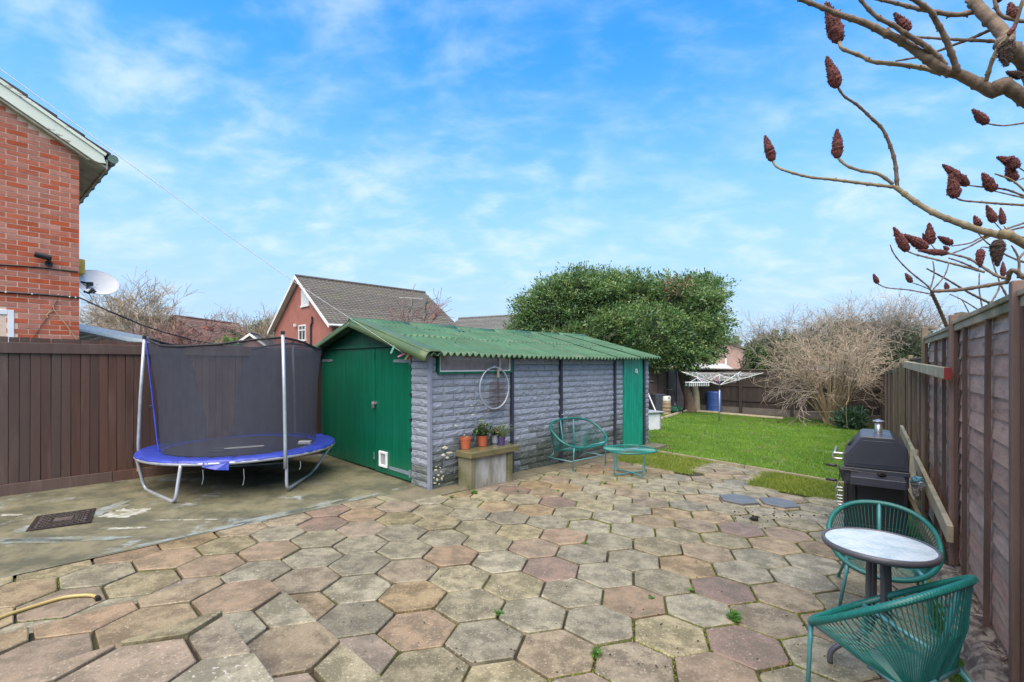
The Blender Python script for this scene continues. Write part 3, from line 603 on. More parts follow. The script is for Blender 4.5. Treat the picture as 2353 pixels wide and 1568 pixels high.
def hw(s, d, z): return XF['brick_house'] @ Vector((s, d, z))
def onwall(px, py, d=0):                   # point of the gable wall seen at this place of the photo
    t = (px-CXP)/FPX; c = HC+Vector((.764, -.645, 0))*d; s = (t*c.y-c.x)/(-.645+t*.764); Y = c.y-.764*s; return s, CH-(py-HZ)/FPX*Y
# camera on the wall
s, z = onwall(112, 606, .0); cc = thing('security_camera', 'black bullet security camera on the brick gable wall', 'security camera', hw(s, 0, z), HA)
part(MB().tube([(0, 0, 0), (0, .02, 0)], .045, 12), 'mount', MT['black'], cc)
part(MB().tube([(0, .02, 0), (0, .06, .01), (.02, .075, .05)], .016, 8), 'bracket', MT['black'], cc)
part(MB().tube([(-.02, .09, .062), (.13, .085, .085)], .034, 14).tube([(-.02, .09, .075), (.16, .085, .10)], .038, 14), 'housing', MT['black'], cc, smooth=False, bevel=.003)
# alarm box on the hidden flank, satellite dish
ab = hw(-.05, -.30, 1.65+225/FPX*7.6)
solo(MB().box(ab, (.10, .22, .24), Matrix.Rotation(HA, 3, 'Z')), 'alarm_box', 'yellow alarm box on the corner of the brick house above the satellite dish', 'alarm box', MT['yellow'], bevel=.02)
DC = aY(223, 652, 7.75); dish = thing('satellite_dish', 'pale grey satellite dish bracketed to the corner of the brick house', 'satellite dish', DC, 0)
dn = Vector((.55, -.48, .68)).normalized(); dq = dn.to_track_quat('Z', 'Y').to_matrix()
mb = MB()
for i in range(9):
    r0 = i/8
    for j in range(32):
        a = 2*pi*j/32; mb.v.append(tuple(dq @ Vector((.285*r0*cos(a), .30*r0*sin(a), .06*r0*r0-.03))))
mb.f = [(i*32+j, i*32+(j+1) % 32, (i+1)*32+(j+1) % 32, (i+1)*32+j) for i in range(8) for j in range(32)]
o = part(mb, 'reflector', MT['dish'], dish, smooth=True); so_ = o.modifiers.new('thick', 'SOLIDIFY'); so_.thickness = .006
wp = hw(-.01, -.30, 0); wp.z = DC.z+.02; wl = wp-DC
part(MB().tube([wl, Vector((-.02, -.16, -.02))], .016, 8).tube([wl+Vector((0, 0, -.05)), Vector((-.05, -.14, -.05))], .008, 6), 'arm', MT['darkmetal'], dish)
part(MB().box((0, -.13, -.03), (.07, .05, .06)).tube([(-.0, -.14, -.03), (-.02, -.2, -.16), (.05, -.22, -.19), (.14, -.24, -.17)], .014, 8).box((-.02, -.17, -.15), (.05, .05, .05)), 'mount', MT['darkmetal'], dish)
part(MB().tube([(.10, -.24, -.18), (.15, -.24, -.13)], .028, 10).tube([(.14, -.25, -.19), (.17, -.22, -.15)], .018, 8), 'receiver', MT['darkmetal'], dish)
part(MB().tube([(.08, -.23, -.2), (.10, -.22, -.26), (.13, -.21, -.30)], .005, 5), 'cable', MT['darkmetal'], dish)
# cables and strings on the wall
def wallline(pts, r, name, label, cat, m, d=.012, group=None, extra=()):
    P = [hw(onwall(x, y, d)[0], d, onwall(x, y, d)[1]) for x, y in pts]+[Vector(e) for e in extra]
    return solo(MB().tube(P, r, 5), name, label, cat, m, group, base=tuple(P[0]))
wallline([(-12, 607.5), (60, 612), (120, 618), (180, 625)], .011, 'wall_cable', 'upper dark cable clipped along the brick gable below the security camera', 'cable', MT['black'], .01, 'cables on the brick gable')
wallline([(-12, 670), (60, 675), (120, 679), (181, 684)], .012, 'wall_cable', 'lower dark cable with white clips along the brick gable, running off over the fence', 'cable', MT['black'], .012, 'cables on the brick gable', [aY(254.8, 717, 7.6), aY(322.6, 745.6, 7.9), aY(380, 765, 8.1), aY(440, 781, 8.4), aY(520, 795, 8.7), aY(640, 801, 8.9), sh(.05, 3.6, 1.98)])
for x, y in ((13, 672), (73.8, 676), (160, 682.5), (174, 684)):
    s, z = onwall(x, y, .02); solo(MB().lathe([(0, -.011), (.009, -.007), (.011, 0), (.008, .008), (0, .011)], hw(s, .026, z), 8), 'cable_clip', {13: 'white cable clip on the lower cable, near the photo\'s left edge above the window', 73.8: 'white cable clip on the lower cable, midway along the gable', 160: 'white cable clip on the lower cable, second from the house corner', 174: 'white cable clip on the lower cable, right at the house corner'}[x], 'clip', MT['white'], 'white clips on the lower cable')
wallline([(122, 702), (124, 712), (150, 744), (181.6, 787)], .006, 'tied_string', 'straw coloured string hanging down the brick gable to the fence', 'string', MT['string'], .02)
wallline([(124, 712), (112, 719), (107, 724), (110, 731)], .005, 'frayed_string', 'short frayed end of string looped on the brick gable', 'string', MT['string'], .02)
wallline([(132, 690), (112, 724), (68, 790)], .005, 'thin_wire', 'thin dark wire slanting down the brick gable beside the string', 'wire', MT['rust'], .012)
s, z = onwall(139, 680, .02); solo(MB().tube([hw(s-.03, .03, z+.012), hw(s, .0, z-.01), hw(s+.03, .03, z+.012)], .008, 6), 'wall_hook', 'small double hook on the brick gable just above the lower cable', 'hook', MT['steel'])

# ------------------------------------------------------------------ shed
shed = thing('garden_shed', 'long prefabricated shed with green doors, blue-grey rock-faced walls and green corrugated roof', 'shed', (SC.x, SC.y, 0), pi/4)
SW, SLn, EV, RG = 3.62, 5.64, 1.80, 2.30      # width, length, eave height, ridge height
def sp(mb, name, m, parent=shed, **kw): return part(mb, name, m, parent, **kw)
sg = lambda x, y: G(*sh(x, y)[:2])
# carcass
sp(MB().bb(.05, 1.50, .03, .09, -.1, 1.55).bb(1.50, 4.62, .03, .09, -.12, EV-.02).bb(5.40, SLn-.02, .03, .09, -.15, EV-.02).bb(.0501, .13, .03, .09, 1.55, EV-.02), 'side_wall', MT['blockmoss'])
sp(MB().bb(.05, SLn-.02, SW-.09, SW-.03, -.1, EV+.08), 'rear_wall', MT['blockmoss'])
sp(MB().ext([(SLn-.06, .1, -.1), (SLn-.06, SW-.1, -.1), (SLn-.06, SW-.1, EV), (SLn-.06, SW/2, RG-.05), (SLn-.06, .1, EV)], (.04, 0, 0)), 'end_wall', MT['blockmoss'])
sp(MB().bb(.1, SLn-.1, .1, SW-.1, -.08, -.02), 'shed_floor', MT['strip'])
# rock-faced block meshes
def rock(wd, ht, seed):
    r = random.Random(seed); XS = [0, .025, .14, .28, .42, .56, .70, .85, .975, 1] if wd > .15 else [0, .06, .35, .65, .94, 1]; ZS = [0, .10, .42, .74, .92, 1]; nx_, nz_ = len(XS)-1, len(ZS)-1; vs = []; fs = []
    for j in range(nz_+1):
        for i in range(nx_+1):
            e = min(i, nx_-i, j, nz_-j); jx = r.uniform(-.2, .2)*.12 if 1 < i < nx_-1 else 0; jz = r.uniform(-.12, .12) if 1 < j < nz_-1 else 0
            x = (XS[i]+jx-.5)*wd; z = (ZS[j]+jz-.5)*ht
            d = 0 if e == 0 else (.007+r.uniform(0, .004) if e == 1 and j in (1,) else .010+.012*(1-ZS[j])+r.uniform(-.004, .010)+.010*noise.noise(Vector((x*16, z*26, seed*3.7))))
            d *= .82; vs.append((x, -d, z*(.96 if j in (0, nz_) else 1)))
    for j in range(nz_):
        for i in range(nx_):
            a = j*(nx_+1)+i
            if r.random() < .5: fs += [(a, a+1, a+nx_+2), (a, a+nx_+2, a+nx_+1)]
            else: fs += [(a, a+1, a+nx_+1), (a+1, a+nx_+2, a+nx_+1)]
    k = len(vs); bnd = [i for i in range(nx_+1)]+[j*(nx_+1)+nx_ for j in range(1, nz_+1)]+[nz_*(nx_+1)+i for i in range(nx_-1, -1, -1)]+[j*(nx_+1) for j in range(nz_-1, 0, -1)]
    vs += [(vs[i][0], .03, vs[i][2]) for i in bnd]; m = len(bnd)
    fs += [(bnd[(i+1) % m], bnd[i], k+i, k+(i+1) % m) for i in range(m)]
    mb = MB(); mb.v = vs; mb.f = fs; return mb
CHH = .0985; BW = .37
def blkmats(z, x):
    g = z+.10*noise.noise(Vector((x*1.1, 0, 4)))+.18*noise.noise(Vector((x*2.3, z*2, 9)))
    if g < .16: return 'blockmoss'
    if g < .42: return 'blockgreen' if rb.random() < .8 else 'blockmoss'
    if g < .62 and rb.random() < .35: return 'blockgreen'
    return 'block'
rb = random.Random(11); RM = {}
def rockme(w_, q, mk):
    key = (round(w_, 2), q, mk)
    if key not in RM: RM[key] = rock(w_, CHH, q+int(w_*100)).mesh('block', MT[mk], smooth=False)
    return RM[key]
nblk = 0
panels = [(.045, 1.49), (1.53, 2.66), (2.70, 4.29), (4.33, 4.62)]
for pa, pb in panels:
    for r_ in range(20):
        z = sg(2, 0)-.0+r_*CHH+.03
        if z > EV-.02: continue
        x = pa-(BW/2 if r_ % 2 else 0)
        while x < pb-.02:
            x0 = max(x, pa); x1 = min(x+BW, pb); x += BW
            if x1-x0 < .05: continue
            if z+.03 > 1.53 and pa < 1 and x1 > .14:
                if x0 < .12: x1 = .115
                else: continue
            me = rockme(x1-x0-.004, rb.randrange(6), blkmats(z, x0)); link('block', me, shed, ((x0+x1)/2, .03, z)); nblk += 1
for (y0, y1) in ((.03, .41), (3.32, 3.60)):        # front piers
    for r_ in range(20):
        z = r_*CHH+.04+sg(0, y0)
        if z > EV+(.08 if y0 > 1 else -.01): continue
        w_ = y1-y0; o = link('block', rockme(w_-.004, rb.randrange(6), 'block' if z > .3 else 'blockgreen'), shed, (.0, (y0+y1)/2, z), (0, 0, -pi/2)); nblk += 1
for r_ in range(19):                                # far pier beside the small door
    z = sg(5, 0)+r_*CHH+.06
    if z < EV-.04: link('block', rockme(.2, rb.randrange(6), 'block' if z > .35 else 'blockgreen'), shed, (5.535, .03, z)); nblk += 1
print('blocks', nblk)
sp(MB().bb(-.012, .040, -.012, .040, -.05, EV), 'corner_post', MT['bluepost'], bevel=.006)
for x in (1.51, 2.68, 4.31): sp(MB().bb(x-.02, x+.02, -.022, .028, -.12, EV), 'joint_strip', MT['darkpost'])
sp(MB().bb(5.385, 5.435, -.02, .03, -.2, EV), 'joint_strip', MT['darkpost'])
sp(MB().bb(4.55, 5.75, -.34, .028, -.28, sg(5, 0)+.045), 'plinth', MT['strip'], bevel=.01)
# paint chips on the blocks
for x, y, w_, h_ in ((1082, 932, .045, .018), (1079, 918, .03, .012), (1099, 938, .02, .01), (1086, 953, .06, .02), (1046, 978, .03, .03), (1052, 952, .012, .02), (1113, 976, .03, .02), (1022, 1029, .10, .05), (1032, 1040, .12, .03), (1018, 1046, .07, .04), (1027, 1052, .06, .03), (1230, 950, .02, .012), (1257, 952, .03, .01), (1291, 953, .04, .012), (1328, 960, .02, .01), (1000, 1080, .05, .03), (1006, 1092, .03, .04), (1012, 1084, .02, .02), (1003, 1102, .02, .03), (1001, 1072, .015, .02), (1010, 1075, .02, .015), (1017, 1094, .012, .03), (996, 1098, .015, .015), (1008, 1112, .02, .02), (1240, 905, .02, .01), (1307, 893, .012, .01), (1065, 948, .015, .012), (1093, 902, .02, .01), (1160, 905, .012, .012), (1226, 985, .015, .01), (1145, 1002, .03, .02), (1066, 1000, .02, .015), (1014, 1100, .02, .05), (998, 1110, .04, .02)):
    t = (x-CXP)/FPX; q = -SC+Vector((0, 0, 0)); c = SC-Vv*.026; xx = (t*c.y-c.x)/(.7071-t*.7071); Y = c.y+.7071*xx; z = CH-(y-HZ)/FPX*Y
    rr = random.Random(int(x*7)); pl = [(xx+w_*.5*cos(a)*rr.uniform(.4, 1.1), -.0485-rr.uniform(0, .002), z+h_*.5*sin(a)*rr.uniform(.4, 1.1)) for a in [k*pi/4 for k in range(8)]]
    sp(MB().ext(pl, (0, .02, 0)), 'paint_chip', MT['chip'])
# window
wz0, wz1, wx0, wx1 = 1.555, EV-.015, .125, 1.485
wn = sp(MB().bb(wx0, wx1, -.03, .05, wz0-.03, wz0).bb(wx0, wx0+.022, -.03, .05, wz0, wz1).bb(wx1-.035, wx1, -.03, .05, wz0, wz1).bb(wx0, wx1, -.03, .05, wz1, wz1+.018), 'window', MT['green'], bevel=.003)
sp(MB().bb(wx0+.022, wx1-.035, -.022, .0, wz0, wz0+.014).bb(wx0+.022, wx0+.034, -.022, .0, wz0+.014, wz1).bb(wx1-.047, wx1-.035, -.022, .0, wz0+.014, wz1).bb(1.235, 1.247, -.018, .0, wz0+.014, wz1), 'bead', MT['whitep'], wn)
sp(MB().bb(wx0+.03, wx1-.04, .002, .006, wz0+.01, wz1), 'pane', MT['pane'], wn)
for k, (x, w_, h_, y, m) in enumerate(((.42, .20, .14, .17, 'whitep'), (.75, .18, .2, .2, 'rail'), (1.0, .26, .18, .22, 'boxgreylid'), (.25, .2, .12, .25, 'postold'), (1.34, .12, .2, .16, 'postold'))):
    solo(MB().box(tuple(sh(x, y+.12, wz0+.0+h_/2)), (w_, .12, h_), Matrix.Rotation(pi/4, 3, 'Z'), taper=.8), 'stored_box', ['white bundle behind the pale shed window', 'pale wooden box behind the pale shed window', 'grey carton behind the pale shed window', 'brown box at the left end behind the shed window', 'narrow brown box at the right end behind the shed window'][k], 'box', MT[m], bevel=.02)
solo(MB().bb(0, 0, 0, 0, 0, 0) if False else MB().box(tuple(sh(.8, .33, wz0-.02)), (1.5, .4, .03), Matrix.Rotation(pi/4, 3, 'Z')), 'window_shelf', 'wooden shelf inside the shed below the window', 'shelf', MT['rail'])
# gable boards, lintel
DT = 1.895
k = 0; y = .03
while y < SW-.05:
    zt = EV-.02+(min(y+.05, SW-y-.05))*(RG-.02-EV)/(SW/2)
    if zt > DT+.07: sp(MB().bb(.0, .02, y+.0015, y+.0985, DT+.05, zt), 'gable_board', MT['greendk'])
    y += .1
sp(MB().bb(-.035, .01, .36, SW-.33, DT+.005, DT+.05), 'lintel', MT['greendk'], bevel=.004)
sp(MB().bb(.035, .06, .3, SW-.25, 0, DT+.06), 'door_backing', MT['greendk'])
def door(y0, y1, name, label):
    d = sp(MB().bb(.018, .034, y0, y1, sg(0, y0)+.035, DT), name, MT['green']); d['label'] = label
    n = round((y1-y0)/.096); wd = (y1-y0)/n
    me = MB().box((0, 0, 0), (.018, wd-.003, DT-sg(0, y0)-.04)).mesh('board', MT['green'])
    for i in range(n): link('board', me, d, (.008+rnd.uniform(-.0006, .0006), y0+wd*(i+.5), (DT+sg(0, y0)+.035)/2))
    return d
dR = door(.425, 1.385, 'door', 'narrower right green door leaf with cat flap')
dL = door(1.395, 3.30, 'door', 'wide left green door leaf')
def strap(d, y0, y1, z, tip):
    h = .026; ys = (y0, y1) if tip > 0 else (y1, y0)
    mb = MB().ext([(-.012, ys[0], z-h), (-.012, ys[1]-tip*.04, z-h*.8), (-.012, ys[1], z), (-.012, ys[1]-tip*.04, z+h*.8), (-.012, ys[0], z+h)], (.010, 0, 0)).box((-.01, ys[0], z), (.02, .035, .10))
    sp(mb, 'strap_hinge', MT['strap'], d)
strap(dR, .43, .88, 1.70, 1); strap(dR, .43, 1.0, .17, 1); strap(dL, 2.78, 3.29, 1.72, -1); strap(dL, 2.85, 3.29, .22, -1)
for z in (1.25, .9, .5): sp(MB().box((-.012, .415, z), (.02, .05, .035)), 'bolt', MT['darkmetal'], dR)
ltc = sp(MB().box((-.012, 1.39, 1.08), (.02, .13, .04)).tube([(-.03, 1.41, 1.09), (-.045, 1.41, 1.06), (-.045, 1.37, 1.06), (-.03, 1.37, 1.09)], .006, 6).box((-.035, 1.39, 1.03), (.022, .05, .05)), 'latch', MT['steel'], dR, bevel=.002)
sp(MB().tube([(-.012, 1.40, .24), (-.012, 1.40, .34)], .008, 6).box((-.012, 1.40, .25), (.014, .035, .03)), 'drop_bolt', MT['strap'], dR)
sp(MB().tube([(-.012, 1.40, 1.72), (-.012, 1.40, 1.84)], .007, 6), 'drop_bolt', MT['green'], dR)
cf = sp(MB().bb(-.03, .0, 1.02, 1.055, .155, .385).bb(-.03, .0, 1.205, 1.24, .155, .385).bb(-.03, .0, 1.055, 1.205, .155, .19).bb(-.03, .0, 1.055, 1.205, .35, .385), 'cat_flap', MT['white'], dR, bevel=.008)
sp(MB().bb(-.002, .001, 1.052, 1.208, .185, .355), 'flap_pane', MT['boxgreylid'], cf)
# small side door with ring
d3 = sp(MB().bb(4.66, 5.37, .03, .05, sg(5, 0)+.05, EV), 'side_door', MT['teal'])
n = 8; wd = .70/n; me = MB().box((0, 0, 0), (wd-.006, .018, EV-sg(5, 0)-.06)).mesh('board', MT['teal'])
for i in range(n): link('board', me, d3, (4.665+wd*(i+.5), .018, (EV+sg(5, 0)+.05)/2))
sp(MB().bb(4.63, 4.66, -.005, .05, -.1, EV), 'door_frame', MT['teal'])
sp(MB().tube([(5.10+.032*cos(a), .0, 1.52+.038*sin(a)) for a in [2*pi*i/14 for i in range(14)]], .012, 6, closed=True).tube([(5.12, -.004, 1.49), (5.15, -.004, 1.46)], .010, 5), 'ring_sign', MT['white'], d3)
# roof
OV = .20; pitch = atan2(RG-EV+.04, SW/2+OV)
NS = 7; SX0, SX1 = -.17, SLn+.12; swd = (SX1-SX0)/NS; SLOPE = (SW/2+OV)/cos(pitch)
def sheetmesh(w_, ln, name='roof_sheet'):
    n = int(w_/.105)*8; m = 8; mb = MB()
    for j in range(m+1):
        for i in range(n+1):
            x = w_*1.03*i/n; mb.v.append((x, ln*j/m, (.027*cos(2*pi*x/.105)-.020*sin(pi*j/m)*sin(pi*min(1, x/w_)))+.006*noise.noise(Vector((x*3, j*.7, ln)))))
    mb.f = [(j*(n+1)+i, j*(n+1)+i+1, (j+1)*(n+1)+i+1, (j+1)*(n+1)+i) for j in range(m) for i in range(n)]
    me = mb.mesh(name, MT['roofgreen'], smooth=True, fix=False)
    return me
smA = sheetmesh(swd, SLOPE*.54); smB = sheetmesh(swd, SLOPE*.50)
for side in (0, 1):
    for r_ in (0, 1):
        for i in range(NS):
            me = smA if r_ == 0 else smB; d0 = 0 if r_ == 0 else SLOPE*.50
            yy = -OV+d0*cos(pitch); zz = EV-.008+d0*sin(pitch)+(.005 if r_ else 0)+rnd.uniform(-.001, .001)
            sag = -.035*sin(pi*(i+.5)/NS)
            if side == 0: o = link('roof_sheet', me, shed, (SX0+i*swd, yy, zz+sag), (pitch+rnd.uniform(-.001, .001), rnd.uniform(-.003, .003), 0))
            else: o = link('roof_sheet', me, shed, (SX0+(i+1)*swd, SW-yy, zz+sag), (pitch, rnd.uniform(-.005, .005), pi))
            so_ = o.modifiers.new('thick', 'SOLIDIFY'); so_.thickness = .0035
def ridge(x0, x1, z):
    mb = MB()
    for j in range(2):
        x = (x0, x1)[j]
        for i in range(15):
            t = i/14*2-1; y = SW/2+t*.30; a = abs(t); zz = z-(a*.30)*math.tan(pitch)*1.0+.035*(1-a)**2*0-.0+(.045*(max(0, 1-a*4)))
            mb.v.append((x, y, zz+.032))
    mb.f = [(i, i+1, 15+i+1, 15+i) for i in range(14)]
    return mb
xr = SX0-.03; k = 0
while xr < SX1-.05:
    x1 = min(xr+1.0, SX1+.02); o = sp(ridge(xr, x1+.05, RG+.0-.03*sin(pi*(k+.5)/6)+(.008 if k % 2 else 0)), 'ridge_cap', MT['roofgreen'], smooth=True); so_ = o.modifiers.new('thick', 'SOLIDIFY'); so_.thickness = .009; xr = x1; k += 1
for side in (0, 1):                       # rolled verge pieces at the front
    mb = MB(); n = 10
    for j in range(13):
        t = j/12; y = -OV-.01+t*(SW/2+OV+.01); z = EV-.01+t*(RG-EV+.045); 
        if side: y = SW-y
        for i in range(n+1):
            a = i/n; x = SX0+.20-a*.26; zz = z+.03+(-.0 if a < .6 else -(a-.6)**2*.75)-.012*(1 if a > .95 else 0)
            mb.v.append((x, y, zz))
    mb.f = [(j*(n+1)+i, j*(n+1)+i+1, (j+1)*(n+1)+i+1, (j+1)*(n+1)+i) for j in range(12) for i in range(n)]
    o = sp(mb, 'verge_piece', MT['verge'], smooth=True); so_ = o.modifiers.new('thick', 'SOLIDIFY'); so_.thickness = .01
for x, y in [(.7+i*1.1, q) for i in range(5) for q in (.35, 1.35)]:
    zz = EV+.03+(y+OV)*math.tan(pitch); sp(MB().lathe([(0, .012), (.009, .008), (.012, -.02)], (x+.03*(i % 2), y, zz), 6), 'roof_bolt', MT['roofgreen'])
# hoop and grill hanging on the wall
def wallpt(px, py, off):                   # point on the shed's long wall, off metres in front of it
    t = (px-CXP)/FPX; c = SC-Vv*off; xx = (t*c.y-c.x)/(.7071-t*.7071); Y = c.y+.7071*xx; return xx, CH-(py-HZ)/FPX*Y
hx, hz_ = wallpt(1136, 892, .06)
solo(MB().tube([sh(hx+.285*cos(a), -.065, hz_+.30*sin(a)) for a in [2*pi*i/40 for i in range(40)]], .0125, 8, closed=True).tube([sh(hx-.02, -.065, hz_+.30), sh(hx, -.04, hz_+.33), sh(hx+.02, -.065, hz_+.30)], .01, 6), 'metal_hoop', 'bare grey metal hoop hanging on the shed wall under the window', 'hoop', MT['galv'], smooth=True)
gx, gz = wallpt(1143, 911, .05); gr = thing('barbecue_grill_basket', 'rusty wire grill basket with a long handle hanging inside the metal hoop', 'grill basket', tuple(sh(gx, -.052, gz)), pi/4)
mb = MB()
for i in range(19): x = -.155+.31*i/18; mb.tube([(x, 0, -.20), (x, 0, .20)], .0022, 4)
for i in range(9): z = -.20+.40*i/8; mb.tube([(-.155, -.004, z), (.155, -.004, z)], .0028, 4)
part(mb, 'wire_grid', MT['rust'], gr)
part(MB().tube([(-.012, -.012, -.20), (-.012, -.012, .45)], .005, 5).tube([(.012, -.012, -.20), (.012, -.012, .45)], .005, 5).tube([(0, -.012, .45), (0, 0, .58)], .005, 5), 'handle_wire', MT['rust'], gr)
part(MB().box((0, -.014, .35), (.034, .02, .16)), 'handle', MT['rail'], gr, bevel=.004)
# ------------------------------------------------------------------ stone bench and pots
bn = thing('stone_bench', 'mossy stone bench standing against the shed wall under the hoop', 'bench', tuple(sh(.40, 0, G(-.8, 6.5))), pi/4)
zt = .505-G(-.8, 6.5)
def uneven(mb, a, seed):
    r = random.Random(seed); mb.v = [(v[0]+r.uniform(-a, a), v[1]+r.uniform(-a, a), v[2]+r.uniform(-a, a)) for v in mb.v]; return mb
part(uneven(MB().bb(-.02, .88, -.375, -.055, zt-.085, zt), .004, 1), 'top_slab', MT['stonetop'], bn, bevel=.012)
part(uneven(MB().bb(.015, .10, -.335, -.07, -.03, zt-.087), .004, 2), 'leg', MT['stone'], bn, bevel=.01)
part(uneven(MB().bb(.70, .79, -.335, -.07, -.03, zt-.087), .004, 3), 'leg', MT['stone'], bn, bevel=.01)
part(uneven(MB().bb(.102, .698, -.30, -.23, -.03, zt-.087), .003, 4), 'panel', MT['stonepanel'], bn, bevel=.006)
zt = .5065
def pot(px, py, rt, rb_, h, m, label, name='plant_pot', lip=True):
    p = at(px, py, zt+.0); p.z = zt; t = thing(name, label, 'plant pot', tuple(p), 0, 'pots on the stone bench')
    prof = [(0, .002), (rb_, .002), (rb_, .006), (rt*.93, h*.80)]+([(rt*.99, h*.81), (rt, h), (rt*.94, h), (rt*.90, h*.8), (rb_*.9, .02), (0, .02)] if lip else [(rt, h), (rt*.94, h), (rb_*.9, .02), (0, .02)])
    part(MB().lathe(prof, n=24), 'pot', m, t, smooth=False)
    part(MB().lathe([(0, h*.80), (rt*.88, h*.78)], n=16), 'soil', MT['potsoil'], t); return t, h
def sprig(parent, name, n, h, rad, m, leaf, seed, droop=.2, stem=True, z0=0, bend=.5, lw=.35):
    r = random.Random(seed); mb = MB(); lf_ = MB()
    for i in range(n):
        a = r.random()*6.28; p = Vector((cos(a)*rad*.4*r.random(), sin(a)*rad*.4*r.random(), z0)); d = Vector((cos(a)*bend*r.random(), sin(a)*bend*r.random(), 1)).normalized(); pts = [p]
        for q in range(4): d = (d+Vector((r.gauss(0, .18), r.gauss(0, .18), -droop*q*.2))).normalized(); pts.append(pts[-1]+d*h*r.uniform(.7, 1.1)/4)
        if stem: mb.tube(pts, .0018, 3, cap=False)
        for q in range(5):
            c = pts[1].lerp(pts[4], r.random()) if r.random() < .5 else pts[r.randrange(1, 5)]; ld = Vector((r.gauss(0, 1), r.gauss(0, 1), r.gauss(.2, .6))).normalized(); sd_ = ld.cross(Vector((0, 0, 1))).normalized() if abs(ld.z) < .99 else Vector((1, 0, 0)); s_ = leaf*r.uniform(.6, 1.3)
            lf_.add([c, c+ld*s_*.5+sd_*s_*lw, c+ld*s_, c+ld*s_*.5-sd_*s_*lw], [(0, 1, 2, 3)])
    if stem: part(mb, 'stem', MT['twiggreen'], parent)
    return part(lf_, name, m, parent)
p1, h1 = pot(1070, 1031, .080, .062, .155, MT['terra'], 'empty orange plastic pot at the left end of the stone bench')
part(MB().tube([(0, 0, .12), (.015, .0, .16), (.03, .01, .165)], .003, 4).tube([(-.02, 0, .12), (-.01, .02, .155)], .002, 4), 'dry_stem', MT['string'], p1)
p2, h2 = pot(1109, 1025, .078, .060, .150, MT['terra'], 'orange plastic pot with a bushy green flowering plant on the stone bench')
sprig(p2, 'foliage', 44, .21, .09, MT['leafdk'], .052, 2, z0=.12, bend=1.2); sprig(p2, 'foliage', 24, .19, .09, MT['weed'], .042, 5, z0=.12, bend=1.0)
sprig(p2, 'flower', 6, .33, .04, MT['leafpale'], .04, 9, z0=.12, bend=.5, lw=.5)
p3, h3 = pot(1137, 1018.5, .052, .038, .125, MT['white'], 'small white pot with a dry brown plant on the stone bench', lip=False)
sprig(p3, 'foliage', 34, .13, .05, MT['litter'], .042, 4, z0=.10, bend=1.1, lw=.5); 
p4, h4 = pot(1152, 1023, .060, .044, .125, MT['purple'], 'purple pot with a sparse yellow-green plant at the right of the stone bench')
sprig(p4, 'foliage', 20, .21, .06, MT['weed'], .042, 6, z0=.10, bend=1.0); sprig(p4, 'flower', 8, .24, .05, MT['leafpale'], .042, 16, z0=.10, bend=.9, lw=.5)

# ------------------------------------------------------------------ trampoline
TC = Vector((-3.71, 6.63, G(-3.71, 6.63))); tr = thing('trampoline', 'round trampoline with grey safety net and torn blue edge pad, before the brown fence', 'trampoline', tuple(TC), 0)
cd = Vector((.489, -.872, 0)); rd = Vector((.872, .489, 0))
def tp(phi, r, z): a = radians(phi); return (cd*cos(a)+rd*sin(a))*r+Vector((0, 0, z))
RZ = .45
part(MB().tube([tp(i*6, 1.175, RZ-.024) for i in range(60)], .020, 8, closed=True), 'ring_frame', MT['galv'], tr, smooth=True)
rt_ = random.Random(5); pd = MB(); NP = 120
for i in range(NP):
    ph = i*3; w0 = .008*noise.noise(Vector((i*.45, 0, 1))); w1 = .016*noise.noise(Vector((i*.8, 3, 1))); tear = 0
    for r_, z_ in ((.90, -.002), (.93, .010), (1.04, .020), (1.14, .022), (1.185, .012), (1.192, -.006)):
        rr = r_+(w1 if r_ > 1.1 else w0)*.8; zz = RZ+z_+w0+(w1 if r_ < 1.18 else -abs(w1))
        if r_ > 1.19 and (-18 < (ph if ph < 180 else ph-360) < -8): zz -= .05
        pd.v.append(tuple(tp(ph, rr, zz)))
pd.f = [(i*6+j, i*6+j+1, ((i+1) % NP)*6+j+1, ((i+1) % NP)*6+j) for i in range(NP) for j in range(5)]
part(pd, 'edge_pad', MT['pad'], tr, smooth=True)
fl = MB(); fl.v = [tuple(tp(-20, 1.18, RZ)), tuple(tp(-7, 1.19, RZ)), tuple(tp(-7, 1.21, RZ-.10)), tuple(tp(-13, 1.23, RZ-.085)), tuple(tp(-20, 1.20, RZ-.055))]; fl.f = [(0, 1, 2, 3, 4)]
o = part(fl, 'torn_flap', MT['pad'], tr); so_ = o.modifiers.new('thick', 'SOLIDIFY'); so_.thickness = .006
mt = MB(); mt.v = [(0, 0, RZ-.02)]+[tuple(tp(i*6, .93, RZ-.004)) for i in range(60)]; mt.f = [(0, 1+i, 1+(i+1) % 60) for i in range(60)]
o = part(mt, 'jumping_mat', MT['jump'], tr)
# printed oval on the mat
ov = MB(); oc = at(562, 1028, TC.z+RZ)-TC; ax_ = rd; ay_ = cd
P_ = [oc+ax_*.235*cos(a)*(1 if abs(cos(a)) < .9 else 1)+ay_*.045*sin(a) for a in [2*pi*i/28 for i in range(28)]]
ov.tube([Vector((p.x, p.y, RZ+.001)) for p in P_], .0035, 4, closed=True)
for i in range(14):
    c = oc+ax_*(-.19+.38*i/13); h = .016 if i % 3 else .022
    ov.beam(Vector((c.x, c.y, RZ+.002))-ay_*h, Vector((c.x, c.y, RZ+.002))+ay_*h, .010, .003)
part(ov, 'printed_logo', MT['whitep'], tr)
mo = MB(); c = at(500, 1032, TC.z+RZ)-TC; mo.tube([Vector((c.x+.12*cos(a), c.y+.10*sin(a), RZ-.004)) for a in [2*pi*i/20 for i in range(20)]], .004, 4, closed=True); part(mo, 'stitched_circle', MT['tabgrey'], tr)
PHI = (-98, 22, 142)
tops = {-98: 1.90, 22: 1.94, 142: 1.90}
